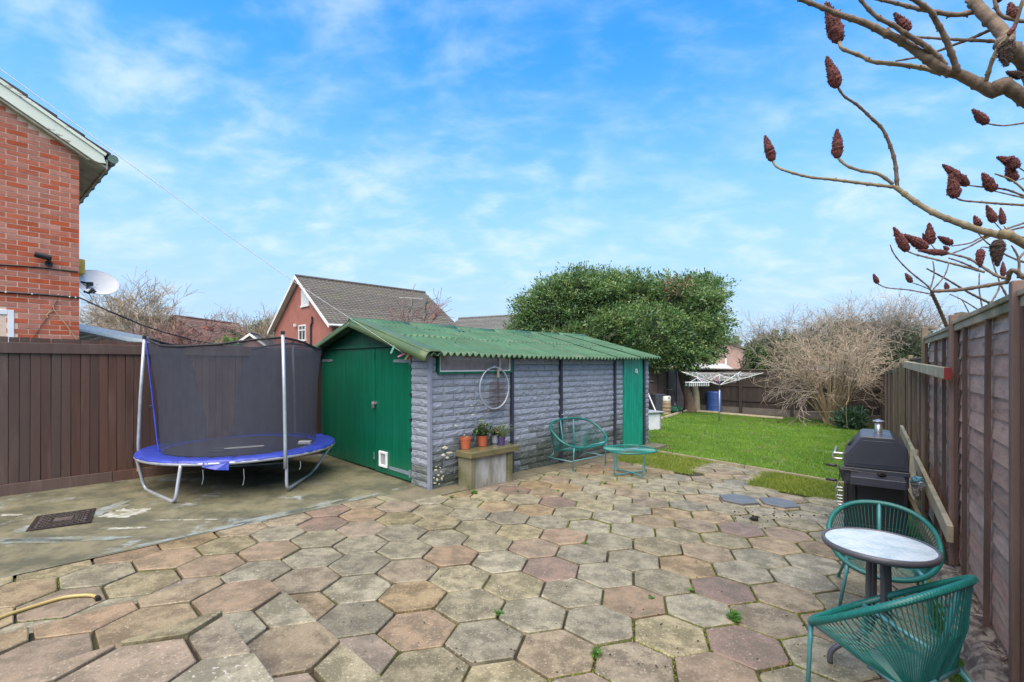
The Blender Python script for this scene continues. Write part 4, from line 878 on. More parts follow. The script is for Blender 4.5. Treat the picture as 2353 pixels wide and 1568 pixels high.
for ph in PHI:
    part(MB().tube([tp(ph, 1.19, RZ-.16), tp(ph, 1.195, RZ+.1), tp(ph, 1.17, 1.2), tp(ph, 1.13, tops[ph])], .0205, 10), 'net_pole', MT['galv'], tr, smooth=True)
    part(MB().tube([tp(ph, 1.13, tops[ph]-.005), tp(ph, 1.13, tops[ph]+.035)], .024, 10), 'pole_cap', MT['black'], tr)
# U-shaped legs, each carrying one pole
def uleg(a, b):
    a, b = Vector(a)-TC, Vector(b)-TC; a.z = b.z = .02
    A = Vector((a.x, a.y, 0)).normalized()*1.17; B = Vector((b.x, b.y, 0)).normalized()*1.17; A.z = B.z = RZ-.01
    def L3(p, q, t): return p+(q-p)*t
    pts = [A, L3(A, a, .5), L3(A, a, .85), L3(a, b, .04)+Vector((0, 0, .012)), L3(a, b, .12), L3(a, b, .5), L3(a, b, .88), L3(a, b, .96)+Vector((0, 0, .012)), L3(B, b, .85), L3(B, b, .5), B]
    part(MB().tube(spline(pts, 3), .019, 9), 'leg', MT['galv'], tr, smooth=True)
uleg(gd(333, 1124), gd(402, 1159)); uleg(gd(659, 1134), gd(720, 1091)); uleg(gd(491, 1076), gd(667, 1066))
for ph in (-98,): part(MB().tube([tp(ph, 1.19, RZ-.26), tp(ph, 1.19, RZ-.1)], .0225, 10), 'warning_sleeve', MT['pegs'][4], tr)
nv = MB(); NN = 96; NV = 14
def rtop(ph):
    u = min(abs(((ph-p+180) % 360)-180) for p in PHI)/60; return 1.10-.10*min(1, u*2.2)**.8, 1.905-.115*min(1, u*1.6)**1.2+.03*noise.noise(Vector((ph*.03, 1, 1)))
for j in range(NV+1):
    v_ = j/NV
    for i in range(NN):
        ph = i*360/NN; r1, z1 = rtop(ph); r0, z0 = .925, RZ+.02; bel = .03*sin(pi*v_); r_ = r0+(r1-r0)*v_-bel*.6+.01*noise.noise(Vector((ph*.08, v_*2, 3))); z = z0+(z1-z0)*v_
        nv.v.append(tuple(tp(ph, r_, z)))
for j in range(NV):
    for i in range(NN): nv.f.append((j*NN+i, j*NN+(i+1) % NN, (j+1)*NN+(i+1) % NN, (j+1)*NN+i))
part(nv, 'safety_net', MT['net'], tr, smooth=True)
part(MB().tube([tp(i*3.75, *rtop(i*3.75)) for i in range(96)], .014, 7, closed=True), 'net_rim', MT['blackfoam'], tr, smooth=True)
part(MB().tube([tp(-96, 1.10, 1.89), tp(-93, 1.055, 1.5), tp(-90, 1.0, 1.0), tp(-86, .96, .62), tp(-84, .94, RZ+.03)], .012, 6), 'door_zip', MT['pad'], tr)
part(MB().box(tp(-92, 1.03, 1.02), (.06, .03, .05)), 'zip_buckle', MT['black'], tr, bevel=.006)
hg = MB()
for x, y, l_ in ((466, 1080, .16), (560, 1078, .18), (690, 1060, .10)): p = at(x, y, TC.z+RZ-.02)-TC; hg.tube([p, p+Vector((.005, 0, -l_*.6)), p+Vector((-.01, .0, -l_))], .003, 4)
part(hg, 'loose_tie', MT['boxgreylid'], tr)
wb = at(701, 1017, TC.z+RZ+.03); solo(MB().box((wb.x, wb.y, TC.z+RZ+.028), (.17, .08, .05), Matrix.Rotation(.1, 3, 'Z')), 'plastic_box', 'white plastic box lying on the trampoline mat near the front pole', 'box', MT['white'], bevel=.012)
# ------------------------------------------------------------------ manhole cover, hose
MC = [gd(*q) for q in ((89.7, 1187), (226, 1170.5), (203, 1204), (54, 1224.6))]
mc = (MC[0]+MC[1]+MC[2]+MC[3])/4; ex = ((MC[1]-MC[0])+(MC[2]-MC[3])); ex.z = 0; ex.normalize(); ang = atan2(ex.y, ex.x)
L1 = ((MC[1]-MC[0]).length+(MC[2]-MC[3]).length)/2; L2 = abs(((MC[0]+MC[1])/2-(MC[3]+MC[2])/2).dot(Vector((-ex.y, ex.x, 0))))
mh = thing('manhole_cover', 'rusty brown cast iron manhole cover with raised pattern in the concrete drive', 'manhole cover', (mc.x, mc.y, G(mc.x, mc.y)+.004), ang)
a, b = L1/2, max(L2/2, .25)
part(MB().bb(-a, a, -b, -b+.03, 0, .012).bb(-a, a, b-.03, b, 0, .012).bb(-a, -a+.03, -b+.03, b-.03, 0, .012).bb(a-.03, a, -b+.03, b-.03, 0, .012), 'frame', MT['iron'], mh, bevel=.002)
part(MB().bb(-a+.034, a-.034, -b+.034, b-.034, 0, .007), 'cover_plate', MT['iron'], mh)
mb = MB(); nx_, ny_ = 17, 11
for i in range(nx_):
    for j in range(ny_):
        x = -a+.06+(2*a-.12)*i/(nx_-1); y = -b+.06+(2*b-.12)*j/(ny_-1)
        if abs(x) < .085 and abs(y) < .08: continue
        mb.box((x, y, .0100), (.040, .014, .007), Matrix.Rotation(radians(45 if (i+j) % 2 else -45), 3, 'Z'))
mb.bb(-.07, .07, -.062, .062, .0071, .0125); part(mb, 'raised_pattern', mat('worn_iron', (.17, .15, .135), (.10, .08, .07), rough=.4, metal=.4, scale=20), mh)
hp = [gd(*q, .012) for q in ((-60, 1450), (0, 1420), (50, 1402), (101.6, 1386), (140, 1375), (169, 1370), (200, 1368), (217, 1370), (222, 1374))]
hs = thing('garden_hose', 'end of a yellow garden hose lying on the slabs at the lower left', 'hose', tuple(hp[0]))
part(MB().tube(spline(hp, 4), .0115, 8), 'pipe', MT['hose'], hs, smooth=True, world=True)
part(MB().tube([hp[-1]+Vector((0, .004, 0)), hp[-1]+(hp[-1]-hp[-2]).normalized()*.035], .017, 10), 'connector', MT['black'], hs, world=True)

# ------------------------------------------------------------------ right fence
FA = atan2(.81, .5865); rf = thing('panel_fence', 'weathered brown waney-lap panel fence with dark battens along the right side', 'fence', (F0.x, F0.y, 0), FA)
def fg(s, off=0): q = fr(s, off); return G(q.x, q.y)
PS = [-3.8, -1.95, 0, 2.12, 4.05, 6.1, 8.1, 10.1, 12.1, 14.1, 16.05]; rr_ = random.Random(21)
PTOP = [2.0, 2.0, 2.0, 1.97, 1.74, 1.68, 1.60, 1.53, 1.48, 1.44, 1.42]
bmesh2 = {}
for k in range(len(PS)-1):
    a, b = PS[k]+.004, PS[k+1]-.004; zt = PTOP[k+1 if k < 2 else k+1]; g0, g1 = fg(a), fg(b); h0 = .05; near = k < 3
    pn = bpy.data.objects.new('fence_panel', None); COL.objects.link(pn); pn.parent = rf
    step = .128 if near else .15; n = round((zt-.03-(g0+g1)/2-h0)/step); step = (zt-.025-(g0+g1)/2-h0)/n; key = (round(b-a, 2), round(step, 3))
    if key not in bmesh2:
        vs = []
        for v in range(3):
            mb = MB(); m = 12; r = random.Random(v*7+k)
            for i in range(m+1):
                x = (i/m-.5)*(b-a); lo = -.5*step-.018+.006*noise.noise(Vector((x*3, v*5, k))); hi = .5*step
                mb.v += [(x, .010, lo), (x, .016, lo), (x, .003, hi), (x, -.004, hi)]
            for i in range(m):
                for j in range(4): mb.f.append((i*4+j, i*4+(j+1) % 4, i*4+4+(j+1) % 4, i*4+4+j))
            mb.f += [(0, 1, 2, 3), (m*4+3, m*4+2, m*4+1, m*4)]
            vs.append(mb.mesh('board', MT['fenceR']))
        bmesh2[key] = vs
    for i in range(n):
        t = (i+.5)*step; z = (g0+g1)/2+h0+t
        link('board', bmesh2[key][rr_.randrange(3)], pn, ((a+b)/2, rr_.uniform(-.003, .003), z), (rr_.uniform(-.02, .02), atan2(g0-g1, b-a)*(1-i/n)+rr_.uniform(-.004, .004), 0))
    bs = [a+.05, a+.64, a+1.22, b-.05] if k != 1 else [b-.05, b-.42, b-1.19, a+.05]
    for q, x in enumerate(bs):
        warp = .02 if (near and 0 < q < 3) else .004
        pts = [(x+warp*noise.noise(Vector((z*1.5, x*3, 1)))*1.6-(.03*z if k == 1 and 0 < q < 3 else 0)+(.03 if k == 1 else 0), .036, z) for z in [fg(x)+.06+(zt-.08-fg(x)-.06)*i/8 for i in range(9)]]
        mb = MB()
        for i in range(8): mb.beam(pts[i], (pts[i+1][0], pts[i+1][1], pts[i+1][2]+.003), .030, .026, up=(0, 1, 0))
        part(mb, 'batten', MT['batten'], pn)
    part(MB().beam((a, .02, zt-.012), (b, .02, zt-.012), .075, .03).beam((a, .035, zt-.055), (b, .035, zt-.055), .022, .05), 'capping', MT['rail'] if near else MT['postold'], pn, bevel=.004)
for k, s in enumerate(PS):
    zt = PTOP[k]+.05+(0 if k != 3 else .06); m = MT['post'] if k < 3 else MT['postold']
    part(MB().bb(s-.03, s+.03, .02, .075, fg(s)-.05, zt), 'post', m, rf, bevel=.005)
    if k in (2, 3, 5, 6): part(MB().lathe([(0, .05), (.04, .042), (.06, .015), (.062, 0)], (s+.10, -.01, zt-.02), 10), 'post_cap', MT['postold'], rf)
for s in (3.1, 5.2, 7.1): part(MB().bb(s-.03, s+.03, .04, .09, fg(s), PTOP[4]-.05), 'post', MT['postold'], rf, bevel=.004)
def wl(s, off, z): return rf_m @ Vector((s, off, z))
rf_m = XF['panel_fence']
# rails nailed across
ra = MB().beam((-.06, .135, 1.565), (3.9, .135, 1.64), .045, .095); solo(MB().beam(wl(-.12, .095, 1.578), wl(3.9, .115, 1.652), .045, .093), 'timber_rail', 'pale timber rail with a red painted end nailed high across the fence posts', 'rail', MT['rail'], bevel=.004)
solo(MB().beam(wl(-.135, .095, 1.5785), wl(-.121, .095, 1.5785), .047, .095), 'red_board_end', 'red painted end piece of the high timber rail', 'board end', MT['redend'])
solo(MB().beam(wl(-.3, .10, .355), wl(4.6, .12, .62), .04, .13), 'timber_rail', 'long mossy timber rail nailed low across the fence posts behind the barbecue', 'rail', MT['rail'], bevel=.004)
solo(MB().beam(wl(.05, .13, .06), wl(1.5, .30, .33), .035, .12), 'loose_plank', 'mossy loose plank leaning against the foot of the fence behind the far chair', 'plank', MT['postold'], bevel=.004)
solo(MB().beam(wl(2.2, .16, -.02), wl(2.35, .12, .62), .1, .02, up=(1, 0, 0)), 'leaning_lath', 'pale broken lath standing between barbecue and fence', 'lath', MT['rail'])
# tied rag
rg = thing('tied_rag', 'blue and white plastic rag with a wire scourer tied to the low fence rail', 'rag', tuple(wl(1.13, .185, .43)), FA)
def blob(c, r, seed, n=10, sq=(1, 1, 1), amp=.4):
    mb = MB()
    for i in range(n+1):
        for j in range(n): 
            th = pi*i/n; ph = 2*pi*j/n; d = Vector((sin(th)*cos(ph), sin(th)*sin(ph), cos(th))); q = r*(1+amp*noise.noise(d*1.8+Vector((seed, 0, 0)))+amp*.5*noise.noise(d*5+Vector((seed, 3, 0))))
            mb.v.append((c[0]+d.x*q*sq[0], c[1]+d.y*q*sq[1], c[2]+d.z*q*sq[2]))
    mb.f = [(i*n+j, i*n+(j+1) % n, (i+1)*n+(j+1) % n, (i+1)*n+j) for i in range(n) for j in range(n)]
    return mb
part(blob((0, 0, .03), .05, 1, amp=.7), 'blue_knot', MT['pegs'][3], rg); part(blob((.02, .01, -.06), .045, 2, sq=(.8, .8, 1.5), amp=.6), 'white_bag', MT['dish'], rg)
sc = MB(); r = random.Random(2)
for i in range(60):
    d = Vector((r.gauss(0, 1), r.gauss(0, 1), r.gauss(0, 1))).normalized(); sc.tube([Vector((-.09, 0, .01)), Vector((-.09, 0, .01))+d*.055], .0015, 3)
part(sc, 'scourer', MT['steel'], rg)
# rock-faced kerb
kb = thing('rock_faced_kerb', 'rough rock-faced concrete kerb at the foot of the fence, lower right corner', 'kerb', (F0.x, F0.y, 0), FA)
for a, b in ((-2.9, -1.95), (-1.94, -1.0), (-.99, -.05)):
    mb = MB(); n = 24; m = 6; g = fg(a)
    for i in range(n+1):
        x = a+(b-a)*i/n
        prof = [(.19, -.05), (.185, .0), (.175, .05), (.155, .095), (.125, .12), (.095, .13), (.015, .13), (.015, -.05)]
        for j, (y, z) in enumerate(prof):
            k = .034*noise.noise(Vector((x*9, j*1.3, 5)))+.022*noise.noise(Vector((x*27, j*3, 2))) if j < 6 else .003*noise.noise(Vector((x*20, j, 0)))
            mb.v.append((x, y+k, fg(x)+z+k*.5))
    mb.f = [(i*8+j, i*8+j+1, (i+1)*8+j+1, (i+1)*8+j) for i in range(n) for j in range(7)]+[tuple(range(8)), tuple(n*8+j for j in range(8))[::-1]]
    part(mb, 'kerb_stone', MT['rockkerb'], kb)
sheet('fence_foot_soil', [tuple(fr(s, .02)[:2]) for s in (-3, 5)]+[tuple(fr(s, -.3)[:2]) for s in (5, -3)], .03, MT['soil'], sub=.8)
lt = MB(); r = random.Random(4)
for i in range(260):
    s = r.uniform(-2.6, .5); off = r.uniform(.0, .07); p = fr(s, off); z = G(p.x, p.y)+r.uniform(.132, .145); a = r.gauss(FA, .7); l_ = r.uniform(.02, .07); d = Vector((cos(a), sin(a), r.uniform(-.3, .3)))*l_
    lt.tube([(p.x, p.y, z), (p.x+d.x, p.y+d.y, z+d.z)], .002, 3)
o = part(lt, 'dry_litter', MT['litter']); o['kind'] = 'stuff'
# ------------------------------------------------------------------ back fence and rear left fence
B0 = Vector((7.75, 20.5, 0)); B1 = fr(16.05, 0); BD = (B1-B0).normalized(); BL = (B1-B0).length; BA = atan2(BD.y, BD.x)
bf = thing('back_fence', 'dark close-boarded back fence with concrete gravel boards at the far end of the lawn', 'fence', (B0.x, B0.y, 0), BA)
def bg_(s): q = B0+BD*s; return G(q.x, q.y)-.02
n = int(BL/.118); me = MB().box((0, 0, 0), (.125, .014, 1.52), Matrix.Rotation(radians(-4), 3, 'Z')).mesh('fence_board', MT['fenceB'])
for i in range(n): link('fence_board', me, bf, (.06+i*.118, .0, bg_(i*.118)+.28+.76))
for s in [.05, 1.85, 3.65, 5.45]:
    part(MB().bb(s-.055, s+.055, -.09, .01, bg_(s)-.1, bg_(s)+1.86), 'post', MT['postold'] if s > 9 else MT['fenceB'], bf)
    e = min(s+1.74, BL)
    part(MB().beam((s+.06, -.02, bg_(s)+.13), (e, -.02, bg_(e)+.13), .045, .30), 'gravel_board', MT['gravelb'], bf)
    for z in (.55, 1.15, 1.62): part(MB().beam((s+.06, -.03, bg_(s)+z), (e, -.03, bg_(e)+z), .03, .055), 'rail', MT['fenceB'], bf)
    part(MB().beam((s+.06, -.0, bg_(s)+1.82), (e, -.0, bg_(e)+1.82), .07, .03), 'capping', MT['postold'], bf)
lr = thing('rear_lap_fence', 'brown lap panel fence behind the shed beside the leaning tree trunk', 'fence', tuple(LO+LD*0), LF_ANG)
for k, (a, b) in enumerate(((13.6, 15.3), (15.4, 17.2), (17.3, 19.15), (19.25, 21.1))):
    g = gl(a+.9); pn = bpy.data.objects.new('fence_panel', None); COL.objects.link(pn); pn.parent = lr
    for i in range(12): part(MB().box(((a+b)/2, -.02, g+.1+i*.145), (b-a, .014, .16), Matrix.Rotation(-.06, 3, 'X')), 'board', MT['post'], pn)
    for x in (a+.02, (a+b)/2, b-.02): part(MB().bb(x-.02, x+.02, -.05, -.028, g, g+1.82), 'batten', MT['batten'], pn)
    part(MB().bb(b+.01, b+.09, -.06, .04, g-.1, g+1.9), 'post', MT['fenceB'], pn)
# ------------------------------------------------------------------ woven furniture
def supere(a, n): c, s_ = cos(a), sin(a); return (abs(c)**(2/n)*(1 if c > 0 else -1), abs(s_)**(2/n)*(1 if s_ > 0 else -1))
def woven(name, label, cat, loc, rz, hw_, fr_, bk, railw, legx, n=2.2, cords=100, struts=(0,), legf=.285, group=None, stretcher=False, cr_=.0031):
    t = thing(name, label, cat, loc, rz, group); C = (Vector(fr_)+Vector(bk))/2; Hh = (Vector(fr_)-Vector(bk))/2
    def P(a): s_, c_ = supere(a, n)[1], supere(a, n)[0]; k = 1.0+.0*c_; return C+Vector((hw_*s_*k, 0, 0))+Hh*c_
    RL = Vector((0, -.13, .255)); 
    part(MB().tube([P(2*pi*i/72) for i in range(72)], .0165, 8, closed=True), 'hoop', MT['cordteal'], t, smooth=True)
    # fine wrapping rings on the hoop
    wr = MB()
    for i in range(150):
        a = 2*pi*i/150; p = P(a); d = (P(a+.02)-P(a-.02)).normalized(); wr.tube([p-d*.0022, p+d*.0022], .0182, 6)
    part(wr, 'cord_wrapping', MT['cordteal'], t)
    cs = MB(); r = random.Random(3)
    for i in range(cords):
        a = 2*pi*(i+.5)/cords; p = P(a); xr_ = railw*max(-1, min(1, (p.x/hw_)*1.05)); front = cos(a) > 0
        q = Vector((xr_, RL.y+(.03 if front else -.0), RL.z+(.006 if front else .0))); mid = (p+q)/2+Vector((0, 0, -.03 if front else -.0))+Vector((0, .0 if front else -.025, 0))
        cs.tube([p, mid, q], cr_, 4, cap=False)
    part(cs, 'cords', MT['cordteal'], t)
    fm_ = MB(); A_ = radians(38)
    pf = P(A_); pl = P(-A_); fm_.tube([(pl.x*1.0, pl.y, pl.z), (-railw-.01, RL.y, RL.z)], .0115, 8).tube([(pf.x, pf.y, pf.z), (railw+.01, RL.y, RL.z)], .0115, 8).tube([(-railw-.01, RL.y, RL.z), (railw+.01, RL.y, RL.z)], .0125, 8)
    part(fm_, 'seat_frame', MT['tubeblue'], t, smooth=True)
    for sx in struts:
        q = C-Hh*.98+Vector((sx, 0, 0)); part(MB().tube([q, (sx*.9, RL.y-.035, (q.z+RL.z)/2-.02), (sx*.8, RL.y, RL.z)], .0115, 8), 'back_strut', MT['tubeteal'], t, smooth=True)
    for sx in (-1, 1):
        q = P(A_*1.0*sx); f_ = Vector((legx*sx, legf, .0)); part(MB().tube([q, q.lerp(f_, .35), f_+Vector((0, 0, .01))], [.014, .0105, .0105], 8), 'leg', MT['tubeteal'], t, smooth=True)
        part(MB().lathe([(0, 0), (.015, 0), (.016, .018), (.012, .026)], f_, 10), 'foot', MT['tubeteal'], t)
        q = Vector((railw*sx, RL.y, RL.z)); f_ = Vector((legx*1.0*sx, -.36, 0)); part(MB().tube([q, q.lerp(f_, .35), f_+Vector((0, 0, .01))], [.014, .0105, .0105], 8), 'leg', MT['tubeteal'], t, smooth=True)
        part(MB().lathe([(0, 0), (.015, 0), (.016, .018), (.012, .026)], f_, 10), 'foot', MT['tubeteal'], t)
    if stretcher:
        part(MB().tube([(-legx-.0, .26, .16), (legx, .26, .16)], .009, 7).tube([(-legx, .26, .16), (-legx, -.33, .16)], .009, 7).tube([(legx, .26, .16), (legx, -.33, .16)], .009, 7).tube([(-legx, -.33, .16), (legx, -.33, .16)], .009, 7), 'stretcher', MT['tubeblue'], t, smooth=True)
    return t
def g3(x, y): return (x, y, G(x, y)+.002)
woven('woven_chair', 'teal corded garden chair in the foreground seen from behind', 'chair', g3(1.87, 2.30), radians(25), .335, (0, .36, .325), (0, -.23, .735), .20, .27, cords=92, group='teal woven chairs at the bistro table')
woven('woven_chair', 'teal corded garden chair behind the bistro table, facing the camera', 'chair', g3(2.63, 3.42), radians(146), .31, (0, .34, .31), (0, -.20, .675), .20, .25, cords=84, group='teal woven chairs at the bistro table')
woven('woven_loveseat', 'wide teal corded two-seater against the shed wall', 'loveseat', g3(1.05, 7.93), radians(-139), .56, (0, .36, .36), (0, -.20, .76), .36, .40, n=2.7, cords=120, cr_=.0021, struts=(-.16, .16), legf=.30, stretcher=True)
# coffee table
ct = thing('woven_coffee_table', 'low teal corded side table beside the loveseat', 'table', g3(1.81, 7.39), radians(20))
TZ = .385; P_ = lambda a, r_, n=2.8: Vector((r_*supere(a, n)[0], r_*supere(a, n)[1], TZ))
part(MB().tube([P_(2*pi*i/60, .365) for i in range(60)], .0125, 8, closed=True), 'rim', MT['cordteal'], ct, smooth=True)
part(MB().tube([(.15*cos(a), .055*sin(a), TZ-.005) for a in [2*pi*i/30 for i in range(30)]], .008, 6, closed=True), 'inner_ring', MT['tubeblue'], ct, smooth=True)
cs = MB()
for i in range(104): a = 2*pi*i/104; cs.tube([P_(a, .365), Vector((.15*cos(a), .055*sin(a), TZ-.004))], .0024, 4, cap=False)
part(cs, 'cords', MT['cordteal'], ct)
for k in range(2):
    A_ = radians(8+90*k); d = Vector((cos(A_), sin(A_), 0)); pts = [d*.33+Vector((0, 0, TZ-.01)), d*.30+Vector((0, 0, .2)), d*.305+Vector((0, 0, .06)), d*.27+Vector((0, 0, .022)), d*.15+Vector((0, 0, .02+.012*k)), Vector((0, 0, .024+.014*k))]
    pts2 = pts+[Vector((-p.x, -p.y, p.z)) for p in pts[::-1][1:]]; part(MB().tube(spline(pts2, 3), .0105, 8), 'leg_hoop', MT['tubeteal'], ct, smooth=True)
# bistro table
bt = thing('bistro_table', 'small round bistro table with frosted glass top and grey frame', 'table', g3(2.035, 2.665), 0)
zt = .655-G(2.05, 2.665)
part(MB().lathe([(.249, zt-.028), (.262, zt-.03), (.268, zt-.014), (.266, zt+.002), (.257, zt+.005), (.249, zt+.001), (.247, zt-.02)], n=56), 'rim', MT['tabgrey'], bt, smooth=True)
part(MB().lathe([(0, zt-.012), (.251, zt-.012)], n=48).lathe([(0, zt-.002), (.2515, zt-.002)], n=48), 'glass_top', MT['tableglass'], bt)
part(MB().tube([(.13*cos(a), .13*sin(a), zt-.035) for a in [2*pi*i/24 for i in range(24)]], .009, 7, closed=True).tube([(-.25, 0, zt-.03), (.25, 0, zt-.03)], .009, 7), 'under_ring', MT['tabgrey'], bt, smooth=True)
A0 = radians(-30)
for k, a in enumerate((A0, A0+pi/2, A0+pi, A0+3*pi/2)):
    d = Vector((cos(a+.3), sin(a+.3), 0)); part(MB().tube(spline([d*.045+Vector((0, 0, zt-.03)), d*.05+Vector((0, 0, .45)), d*.055+Vector((0, 0, .28)), d*.11+Vector((0, 0, .16)), d*.19+Vector((0, 0, .115)), d*.235+Vector((0, 0, .07)), d*.24+Vector((0, 0, .01))], 4), .0145, 10), 'leg', MT['tabgrey'], bt, smooth=True)
part(MB().lathe([(.035, .34), (.05, .335), (.05, .325), (.035, .32)], n=16).box((0, 0, .33), (.10, .02, .012)), 'collar', MT['tabgrey'], bt)
part(MB().lathe([(.033, .30), (.046, .30), (.046, .31), (.033, .31)], n=16), 'collar', MT['tabgrey'], bt)
# ------------------------------------------------------------------ barbecue
W0 = Vector((3.47, 5.02, 0)); bq = thing('barbecue', 'black charcoal barbecue with hood, side shelf and small steel chimney beside the fence', 'barbecue', (W0.x, W0.y, G(3.8, 5)), FA-pi/2)
# local x = away from the handles (towards the fence), local y = away from the viewer
LB = .72; z0 = .675; W_ = .53
prof = [(0, z0), (0, z0+.125), (.14, z0+.315), (.165, z0+.33), (.40, z0+.33), (.425, z0+.318), (.52, z0+.225), (.53, z0)]
part(MB().ext([(x, 0, z) for x, z in prof], (0, LB, 0)), 'hood', MT['bbq'], bq, bevel=.012)
pr2 = [(.035, z0+.04), (.035, z0+.115), (.15, z0+.275), (.17, z0+.287), (.385, z0+.287), (.41, z0+.277), (.492, z0+.205), (.497, z0+.04)]
part(MB().ext([(x, -.005, z) for x, z in pr2], (0, .004, 0)), 'pressed_panel', MT['bbq'], bq, bevel=.003)
part(MB().bb(-.008, W_+.008, -.006, LB+.006, z0-.05, z0-.003).bb(-.02, W_, .02, LB-.02, z0-.16, z0-.052), 'fire_box', MT['bbq'], bq, bevel=.006)
part(MB().bb(.015, W_-.01, .01, LB-.01, .10, z0-.161).bb(.0, .035, -.002, .03, .0, z0-.161).bb(W_-.045, W_-.01, -.002, .03, .0, z0-.161), 'cabinet', MT['bbqdk'], bq, bevel=.006)
part(MB().bb(.0, W_, .0, LB, .06, .10), 'base', MT['bbqdk'], bq, bevel=.005)
part(MB().bb(.06, .49, -.26, -.002, z0-.06, z0-.045).bb(.06, .49, -.27, -.255, z0-.125, z0-.045).bb(.06, .07, -.26, -.002, z0-.085, z0-.05).bb(.48, .49, -.26, -.002, z0-.085, z0-.05), 'side_shelf', MT['bbq'], bq, bevel=.008)
part(MB().tube([(.09, -.02, z0-.06), (.095, -.01, z0-.22)], .007, 6).tube([(.095, -.012, z0-.22), (.095, -.012, z0-.34)], .014, 8), 'hanging_poker', MT['black'], bq)
part(MB().lathe([(.034, 0), (.034, .10), (.030, .10)], (.30, .47, z0+.33), 16), 'chimney', MT['steel'], bq, smooth=True)
part(MB().lathe([(0, .025), (.052, .006), (.054, 0), (0, .002)], (.30, .47, z0+.445), 16).tube([(.30+.02, .47, z0+.43), (.32, .47, z0+.45)], .004, 5).tube([(.28, .47, z0+.43), (.28, .47, z0+.45)], .004, 5), 'chimney_cap', MT['steel'], bq)
dm = MB(); dm.lathe([(0, .0), (.045, .0), (.045, .012), (0, .012)], n=18); mR = Matrix.Rotation(atan2(.19, .14), 3, 'Y'); dm.v = [tuple(Matrix.Rotation(-radians(54), 3, 'Y') @ Vector(v)+Vector((.062, .30, z0+.215))) for v in dm.v]; part(dm, 'thermometer', MT['bbqdk'], bq)
def hand(zc, ln, out, r_=.012, name='handle', m='steel', y0=.12, y1=.60, tall=.06):
    part(MB().tube(spline([(0, y0, zc+tall/2), (-out, y0, zc+tall/2), (-out-.012, y0, zc), (-out, y0, zc-tall/2), (0, y0, zc-tall/2)], 3), r_, 8).tube([(-out, y0, zc+tall/2), (-out, y1, zc+tall/2)], r_, 8), name, MT[m], bq, smooth=True)
hand(z0+.085, .5, .085, name='hood_handle', tall=.055)
for zz in (.42, .335, .27): hand(zz, .3, .055, .009, 'door_handle', y1=.25, tall=.03, y0=.06)
def crank(y, z, dz):
    part(MB().tube([(0, y, z), (-.035, y, z), (-.045, y, z+dz), (-.10, y, z+dz)], .006, 6), 'crank', MT['darkmetal'], bq); part(MB().tube([(-.06, y, z+dz), (-.09, y, z+dz), (-.16, y, z+dz)], [.010, .016, .010], 10), 'crank_grip', MT['bbqdk'], bq, smooth=True)
crank(.02, z0-.085, -.075); crank(.05, z0-.08, .07); 
part(MB().bb(-.03, .0, .0, .06, z0-.12, z0-.02), 'crank_bracket', MT['darkmetal'], bq)
part(MB().tube([(-.035, -.10, z0-.012), (.12, -.10, z0-.022)], .011, 8).tube([(.12, -.10, z0-.022), (.28, -.10, z0-.028)], .005, 6), 'poker_rod', MT['bbqdk'], bq)
bqm = XF['barbecue']
solo(blob(bqm @ Vector((.31, -.14, z0-.02)), .028, 7, sq=(1.6, 1, .8)), 'charcoal_brush', 'dirty black brush head lying on the barbecue shelf', 'brush', MT['char'])
# ------------------------------------------------------------------ rotary line
RP = Vector((6.96, 16.1, G(6.96, 16.1))); ro = thing('rotary_clothes_line', 'rotary clothes line hung with pegs in the middle of the lawn', 'clothes line', tuple(RP))
H1, H2, AL, AR = .968-RP.z, 1.30-RP.z, 1.42, .42
part(MB().tube([(0, 0, 0), (0, 0, H1)], .024, 10).tube([(0, 0, H1), (0, 0, H2)], .017, 10), 'pole', MT['galv'], ro, smooth=True)
part(MB().tube([(0, 0, H1-.16), (0, 0, H1+.03)], .035, 10), 'collar', MT['darkmetal'], ro); part(MB().tube([(0, 0, H2-.02), (0, 0, H2+.03)], .03, 10), 'hub', MT['dish'], ro)
dirs = [radians(a) for a in (38, 128, 218, 308)]
for a in dirs:
    d = Vector((cos(a), sin(a), 0)); e = d*AL+Vector((0, 0, H1+AR)); part(MB().tube([d*.03+Vector((0, 0, H1)), e], .013, 7), 'arm', MT['dish'], ro)
    q = Vector((0, 0, H2)); m_ = (d*.03+Vector((0, 0, H1))).lerp(e, .42); part(MB().tube([q, m_], .009, 6), 'strut', MT['dish'], ro)
ln = MB(); pegs = []
for fcs in (.42, .54, .66, .78, .89, .98):
    for i in range(4):
        a, b = dirs[i], dirs[(i+1) % 4]; p = Vector((cos(a)*AL*fcs, sin(a)*AL*fcs, H1+AR*fcs)); q = Vector((cos(b)*AL*fcs, sin(b)*AL*fcs, H1+AR*fcs)); ln.tube([p, (p+q)/2-Vector((0, 0, .02)), q], .003, 4)
        for _ in range(3): t = rnd.uniform(.05, .95); pegs.append((RP+p.lerp(q, t)-Vector((0, 0, .02*4*t*(1-t))), (.42, .54, .66, .78, .89, .98).index(fcs), i))
part(ln, 'line', MT['rope'], ro)
pm = [MB().bb(-.008, .008, -.006, -.001, -.07, .012).bb(-.008, .008, .001, .006, -.07, .012).mesh('clothes_peg', m) for m in MT['pegs']]
cn = ['green', 'white', 'pink', 'blue', 'orange', 'yellow']
usedp = set()
